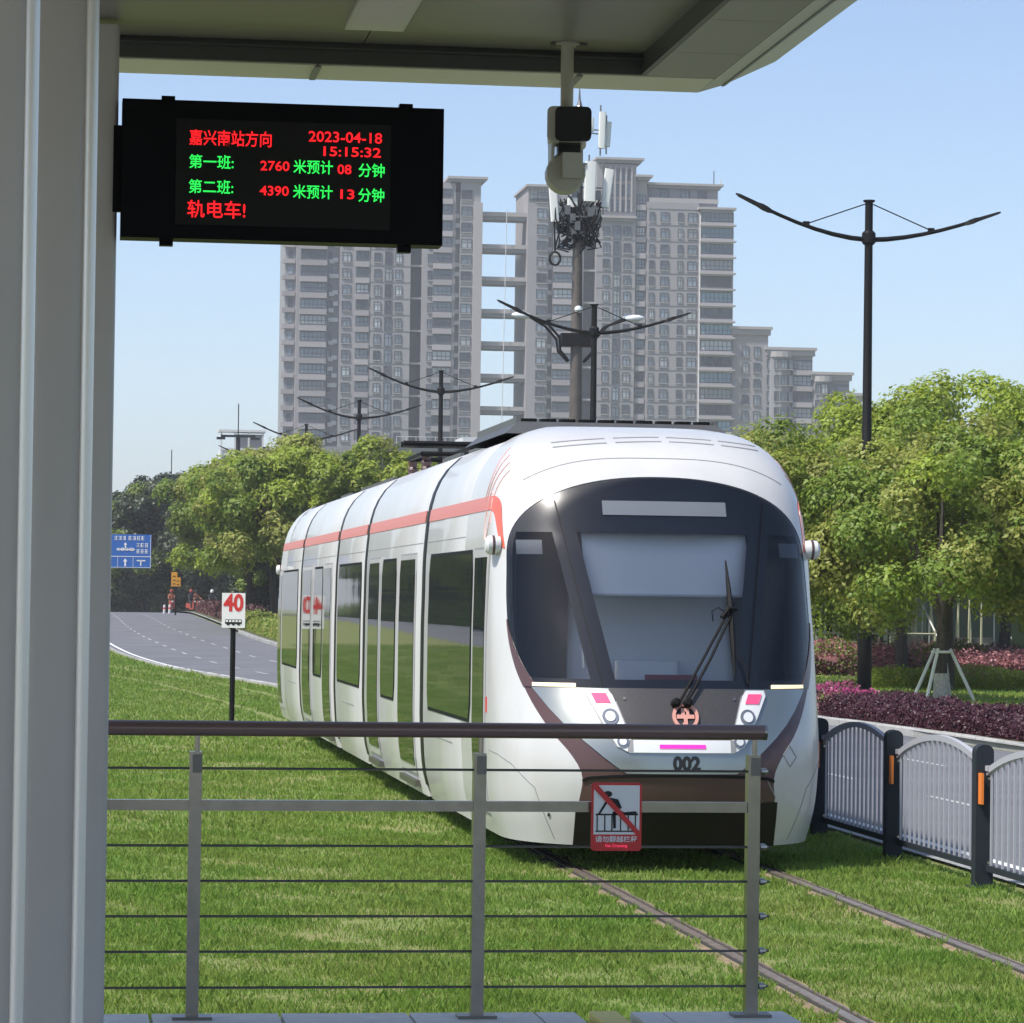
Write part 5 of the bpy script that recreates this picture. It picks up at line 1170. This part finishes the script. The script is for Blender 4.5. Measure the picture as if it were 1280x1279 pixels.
def left_tower():
    ox = pxx(358); t = thing('apartment_tower', 'grey-pink apartment tower left of the sky bridges, half behind the departure board', 'building', (ox, 580, BZ)); b = BZ
    W_ = lambda p0, p1, zt, y0=0., m='wall_pink', z0=0.: wallbox(t, ox, p0, p1, z0, zt - b, y0, 16, m)
    W_(358, 371, 70, 1.6, 'wall_grey');
    for k in range(0, 15): MB().b2(-.55, pxx(370) - ox, 1.1, 2.2, Z0 - FLOOR * k - 1.3 - b, Z0 - FLOOR * k - .5 - b).build('balcony', 'balcony_rail', t); MB().b2(.5, 1.35, 1.5, 1.62, Z0 - FLOOR * k - .3 - b, Z0 - FLOOR * k + 1.1 - b).build('window', 'pane', t)
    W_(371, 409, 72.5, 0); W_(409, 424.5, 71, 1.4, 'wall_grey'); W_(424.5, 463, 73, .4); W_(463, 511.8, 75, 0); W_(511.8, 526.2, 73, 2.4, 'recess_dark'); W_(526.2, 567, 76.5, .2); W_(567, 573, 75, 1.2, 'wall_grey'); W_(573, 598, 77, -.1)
    fl = range(0, 15)
    tower(t, ox, 580, [(392, 31, 'bal', 1.55, 0, None), (373.3, 3.5, 'std', 1.5, 1.6, None), (432.8, 10, 'std', 1.6, .4, None), (452.5, 15, 'bal', 1.5, .4, None), (471, 8, 'std', 1.6, 0, None), (484.5, 8.5, 'tall', 2.3, 0, None), (497, 8, 'std', 1.6, 0, None),
                       (536.5, 6, 'std', 1.6, .2, range(-1, 15)), (551.5, 22, 'bal', 1.5, .2, range(-2, 15)), (580.5, 13, 'std', 1.6, -.1, range(-2, 15)), (415, 7, 'ac', 1, 1.4, None), (420, 7, 'ac', 1, 1.4, None), (412.5, 5, 'std', 1.6, 1.4, None), (570, 4, 'ac', 1, 1.2, range(-1, 15))], fl, b)
    for k in range(0, 15, 2): MB().b2(pxx(511.8) - ox, pxx(526.2) - ox, .8, 2.6, Z0 - 1.4 - FLOOR * k - b, Z0 - 1.05 - FLOOR * k - b).build('slab', 'band_pale', t)
    for k in range(-2, 15):
        z = Z0 - 1.46 - FLOOR * k - b; MB().b2(pxx(463) - ox - .05, pxx(511.8) - ox, -.07, .05, z, z + .14).build('floor_band', 'wall_grey', t); MB().b2(pxx(573) - ox - .04, pxx(598) - ox + .04, -.18, -.05, z, z + .3).build('floor_band', 'band_pale', t)
    for p0, p1, z in ((556, 606, 77.2),):
        MB().b2(pxx(p0) - ox, pxx(p1) - ox, -.9, 16, z - b, z + .45 - b).build('cornice', 'band_pale', t); MB().b2(pxx(p0) + .6 - ox, pxx(p1) - .6 - ox, -.5, 16, z - .5 - b, z - .01 - b).build('cornice', 'wall_grey', t)
    MB().b2(pxx(589) - ox, pxx(600) - ox, -.7, 15, 0, 73 - b).build('corner_pier', 'band_pale', t)
    return t
left_tower()
def right_tower():
    ox = pxx(657); t = thing('apartment_tower', 'taller grey-pink apartment tower right of the sky bridges behind the mast', 'building', (ox, 580, BZ)); b = BZ
    W_ = lambda p0, p1, zt, y0=0., m='wall_pink', z0=0.: wallbox(t, ox, p0, p1, z0, zt - b, y0, 16, m)
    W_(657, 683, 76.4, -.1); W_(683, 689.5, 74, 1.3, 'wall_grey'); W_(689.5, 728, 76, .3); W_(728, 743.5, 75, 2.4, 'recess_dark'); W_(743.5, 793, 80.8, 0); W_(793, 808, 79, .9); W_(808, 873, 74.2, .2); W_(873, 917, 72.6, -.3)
    W_(808, 900, 77.6, 2.4, 'wall_grey', 73.0 - b)
    tower(t, ox, 580, [(675, 12, 'std', 1.65, -.1, range(-2, 14)), (702, 23, 'bal', 1.5, .3, range(-1, 14)), (686, 5, 'ac', 1, 1.3, range(0, 14)), (756, 7.6, 'std', 1.65, 0, range(0, 14)), (769.3, 8.5, 'tall', 2.35, 0, range(0, 14)), (782.4, 8.6, 'std', 1.65, 0, range(0, 14)),
                       (800.3, 11, 'bal', 1.5, .9, range(-2, 14)), (814, 6, 'std', 1.6, .2, range(-1, 14)), (830, 10, 'std', 1.65, .2, range(-1, 14)), (850, 6, 'std', 1.6, .2, range(-1, 14)), (865, 11.5, 'std', 1.65, .2, range(-1, 14)), (896, 39, 'blue', 1.75, -.3, [k for k in range(-1, 14) if k not in (3,)])], range(0, 14), b)
    for k in range(0, 14, 2): MB().b2(pxx(728) - ox, pxx(743.5) - ox, .8, 2.6, Z0 - 1.4 - FLOOR * k - b, Z0 - 1.05 - FLOOR * k - b).build('slab', 'band_pale', t)
    for k in range(-2, 14):
        z = Z0 - 1.46 - FLOOR * k - b; MB().b2(pxx(743.6) - ox, pxx(792) - ox, -.07, .05, z, z + .14).build('floor_band', 'wall_grey', t); MB().b2(pxx(809) - ox, pxx(872.5) - ox, .12, .3, z, z + .14).build('floor_band', 'wall_grey', t)
        if k > -2: MB().b2(pxx(874) - ox, pxx(917) - ox + .35, -1.15, -.2, z, z + .3).build('balcony_slab', 'band_pale', t)
    # open balcony with one missing enclosure
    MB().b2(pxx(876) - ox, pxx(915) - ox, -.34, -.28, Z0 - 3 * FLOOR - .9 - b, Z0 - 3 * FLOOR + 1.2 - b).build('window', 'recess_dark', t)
    def cornice(p0, p1, z, y): 
        MB().b2(pxx(p0) - ox, pxx(p1) - ox, y - .9, 16, z - b, z + .4 - b).build('cornice', 'band_pale', t); MB().b2(pxx(p0) + .5 - ox, pxx(p1) - .5 - ox, y - .5, 15.8, z - .55 - b, z - .01 - b).build('cornice', 'wall_grey', t)
    cornice(741, 802, 81.5, 0); cornice(791, 814, 78.6, .5); cornice(654, 690, 76.2, -.1); cornice(807, 906, 77.5, 2.2); cornice(871, 919, 73.0, -.4); cornice(742, 793, 71.0, 0)
    for k in range(6): MB().b2(pxx(752 + k * 7) - ox - .15, pxx(752 + k * 7) - ox + .15, -.35, 0, 72.2 - b, 80.4 - b).build('fin', 'band_pale', t)
    for k in range(5):
        for z in (73.0, 75.8, 78.6): link('window', win_mesh('tall', .78, 2.0), t, (pxx(755.5 + k * 7) - ox, -.02, z - b + .3))
    for z in (73.9, 76.4): MB().b2(pxx(658) - ox, pxx(684) - ox, -.22, -.1, z - .12 - b, z + .12 - b).build('glazing_bar', 'frame_dark', t)
    link('window', win_mesh('blue', 3.4, 2.0), t, (pxx(671) - ox, -.13, 75.1 - b))
    MB().b2(pxx(810) - ox, pxx(898) - ox, .3, .42, 74.2 - b, 75.0 - b).build('terrace_wall', 'band_pale', t)
    for k, p in enumerate((832, 858, 880)): link('window', win_mesh('std', 1.5, 1.5), t, (pxx(p) - ox, 2.38, 75.9 - b))
    MB().tube([(pxx(897) - ox, 4, 77.6 - b), (pxx(897) - ox, 4, 80.6 - b)], .09, 5).build('roof_antenna', 'slate', t); MB().tube([(pxx(904) - ox, 3, 77.6 - b), (pxx(904) - ox, 3, 79 - b)], .12, 5).build('roof_antenna', 'plain_white', t)
    MB().tube([(pxx(874.5) - ox, -.4, 20), (pxx(874.5) - ox, -.4, 72 - b)], .13, 6).build('drain_pipe', 'plain_white', t)
right_tower()
def bridges():
    for k in range(0, 8):
        z = 70.9 - k * FLOOR * 2; t = thing('sky_bridge', ['top', 'second', 'third', 'fourth', 'fifth', 'sixth', 'seventh', 'eighth'][k] + ' concrete beam from the top joining the two apartment towers', 'bridge', (pxx(600), 581, z), 'beams between the towers')
        L_ = (657 - 600) * KX; MB().b2(.005, L_ - .005, 0, 5, 0, .75).build('deck', 'band_pale', t); MB().b2(.005, L_ - .005, .3, 4.6, -.62, -.002).build('girder', 'wall_grey', t)
    t = thing('lightning_cable', 'thin white cable hanging through the sky bridges', 'cable', (pxx(627), 580.4, 20)); MB().tube([(0, 0, 0), (.6, 0, 52.2)], .07, 5).build('wire', 'plain_white', t)
bridges()
def block(name, label, p0, p1, ztop, Y, cols, ks, zoff, curved=False, m='wall_grey', depth=14, oldY=580.):
    sc = Y / 580.; X = lambda p: pxx(p) * sc; ox = X(p0); t = thing(name, label, 'building', (ox, Y, BZ)); b = BZ
    MB().b2(0, X(p1) - ox, 0, depth, 0, ztop - b).build('wall', m, t)
    MB().b2(-.7, X(p1) - ox + .7, -.7, depth, ztop - b, ztop + .5 - b).build('cornice', 'band_pale', t); MB().b2(-.4, X(p1) - ox + .4, -.4, depth, ztop - 1.0 - b, ztop - b - .01).build('cornice', 'wall_pink', t)
    if curved:
        w = (X(p1) - ox) * .5; ring = [(w * .55 + w * .5 * math.cos(a), -.0 - .9 * math.sin(a)) for a in np.linspace(0, math.pi, 7)]
        MB().prism(ring[::-1], 0, ztop - 1.02 - b).build('bay', m, t); MB().prism([(a * 1.03, c * 1.35 - .1) for a, c in ring[::-1]], ztop - 1.3 - b, ztop - .3 - b).build('bay_cornice', 'band_pale', t)
    for cx, w, kind, h, dy in cols:
        for k in ks:
            z = ztop - zoff - FLOOR * k; W_ = w * KX * sc
            link('window', win_mesh(kind, W_, h), t, (X(cx) - ox, dy - .01, z - b))
            if kind == 'bal': link('balcony', _box_mesh('balcony', W_ + .3, .5, .9, 'balcony_rail'), t, (X(cx) - ox, dy - .3, z - 1.45 - b))
    return t
block('apartment_block', 'stepped side block touching the right tower', 917.6, 963, 51.6, 580, [(934, 8, 'std', 1.7, 0), (949, 8, 'std', 1.6, 0)], range(0, 7), 4.0, m='wall_pink')
block('apartment_block', 'middle side block with rounded bay and balconies', 963.2, 1020, 48.0, 580., [(965, 6, 'std', 1.7, 0), (973, 5, 'std', 1.7, -.75), (982, 8, 'std', 1.7, -.92), (991, 5, 'std', 1.7, -.75), (1007, 23, 'bal', 1.6, 0)], range(0, 7), 2.6, True)
block('apartment_block', 'low side block with rounded bay nearest the lamp post', 1020.2, 1067.5, 43.7, 580., [(1026, 6, 'std', 1.7, -.7), (1034, 8, 'std', 1.7, -.92), (1043, 5, 'std', 1.7, -.7), (1056, 20, 'bal', 1.6, 0)], range(0, 5), 2.6, True)
block('apartment_block', 'last grey side block behind the lamp post pole', 1067.7, 1083, 40.0, 580., [(1073, 9, 'std', 1.7, 0)], range(0, 4), 2.6)
def low_buildings():
    s = 500 / 580.
    t = thing('white_building', 'low white building with open roof frame left of the towers', 'building', (23.4, 500, BZ)); b = BZ
    MB().b2(0, 6.6, 0, 8, 0, 24.6 - b).build('wall', 'plain_white', t); MB().b2(-1.2, 0, .5, 8, 0, 22.9 - b).build('wall', 'plain_white', t)
    for x in (.15, 2.2, 4.3, 6.45): MB().b2(x - .13, x + .13, -.1, .15, 21.5 - b, 27.2 - b).build('frame_post', 'plain_white', t)
    MB().b2(-.3, 6.9, -.3, 4, 27.2 - b, 27.55 - b).build('roof_frame', 'plain_white', t); MB().b2(0, 6.6, -.12, .0, 24.4 - b, 24.75 - b).build('roof_frame', 'plain_white', t)
    for x in (1.2, 3.2, 5.4): MB().b2(x - .7, x + .7, -.05, .02, 21.8 - b, 23.6 - b).build('window', 'podium_dark', t)
    MB().b2(2.4, 6.4, .8, 5, 24.6 - b, 26.9 - b).build('penthouse', 'wall_grey', t)
    t = thing('pale_building', 'plain pale building between the white building and the left tower', 'building', (30.2, 520, BZ)); MB().b2(0, 8.5, 0, 9, 0, 25.4 - b).build('wall', 'band_pale', t); MB().b2(2.2, 3.3, -.05, .02, 21.5 - b, 23.2 - b).build('window', 'podium_dark', t); MB().b2(4.6, 5.7, -.05, .02, 21.5 - b, 23.2 - b).build('window', 'podium_dark', t); MB().b2(-.2, 8.7, -.2, 9.2, 25.4 - b, 25.8 - b).build('roof', 'plain_white', t)
    t = thing('podium_building', 'low dark podium with glass front at the foot of the towers', 'building', (27.2, 400, BZ))
    MB().b2(0, 32, 0, 14, 0, 19.2 - b).build('wall', 'podium_dark', t); MB().b2(8.0, 32.4, -.6, 14, 19.2 - b, 21.0 - b).build('fascia', 'podium_dark', t); MB().b2(0, 7.9, -.3, 10, 19.2 - b, 20.6 - b).build('terrace', 'wall_grey', t)
    for k in range(16):
        o = MB().b2(8.3 + k * 1.5, 9.72 + k * 1.5, -.06, .02, 16.6 - b, 19.0 - b).build('window', 'podium_glass', t)
    for k in range(16): MB().b2(13 + k * 1.2 - .03, 13 + k * 1.2 + .03, -.5, -.44, 21.0 - b, 22.0 - b).build('roof_rail_post', 'plain_white', t)
    MB().b2(13, 31.1, -.5, -.45, 21.95 - b, 22.02 - b).build('roof_rail', 'plain_white', t)
    MB().b2(21.5, 31, 2, 10, 21.0 - b, 22.2 - b).build('roof_house', 'plain_white', t)
low_buildings()
# ------------------------------------------------------------------ air
hz = bpy.data.materials.new('air'); hz.use_nodes = True; hn = hz.node_tree.nodes; hn.clear(); ho = hn.new('ShaderNodeOutputMaterial'); hv = hn.new('ShaderNodeVolumePrincipled')
hv.inputs['Color'].default_value = (.95, .96, 1.0, 1); hv.inputs['Density'].default_value = .00034; hv.inputs['Anisotropy'].default_value = .1; hz.node_tree.links.new(hv.outputs[0], ho.inputs['Volume']); MATS['air'] = hz; hz.cycles.homogeneous_volume = True
tag(MB().b2(-1450, 1450, -190, 3900, -1.8, 96).build('haze', 'air'), 'thin pale afternoon haze', 'haze', kind='stuff')
print('objects', len(bpy.data.objects), 'tris', sum(sum(len(p.vertices) - 2 for p in m.polygons) if len(m.polygons) < 60000 else len(m.polygons) * 2 for m in bpy.data.meshes))
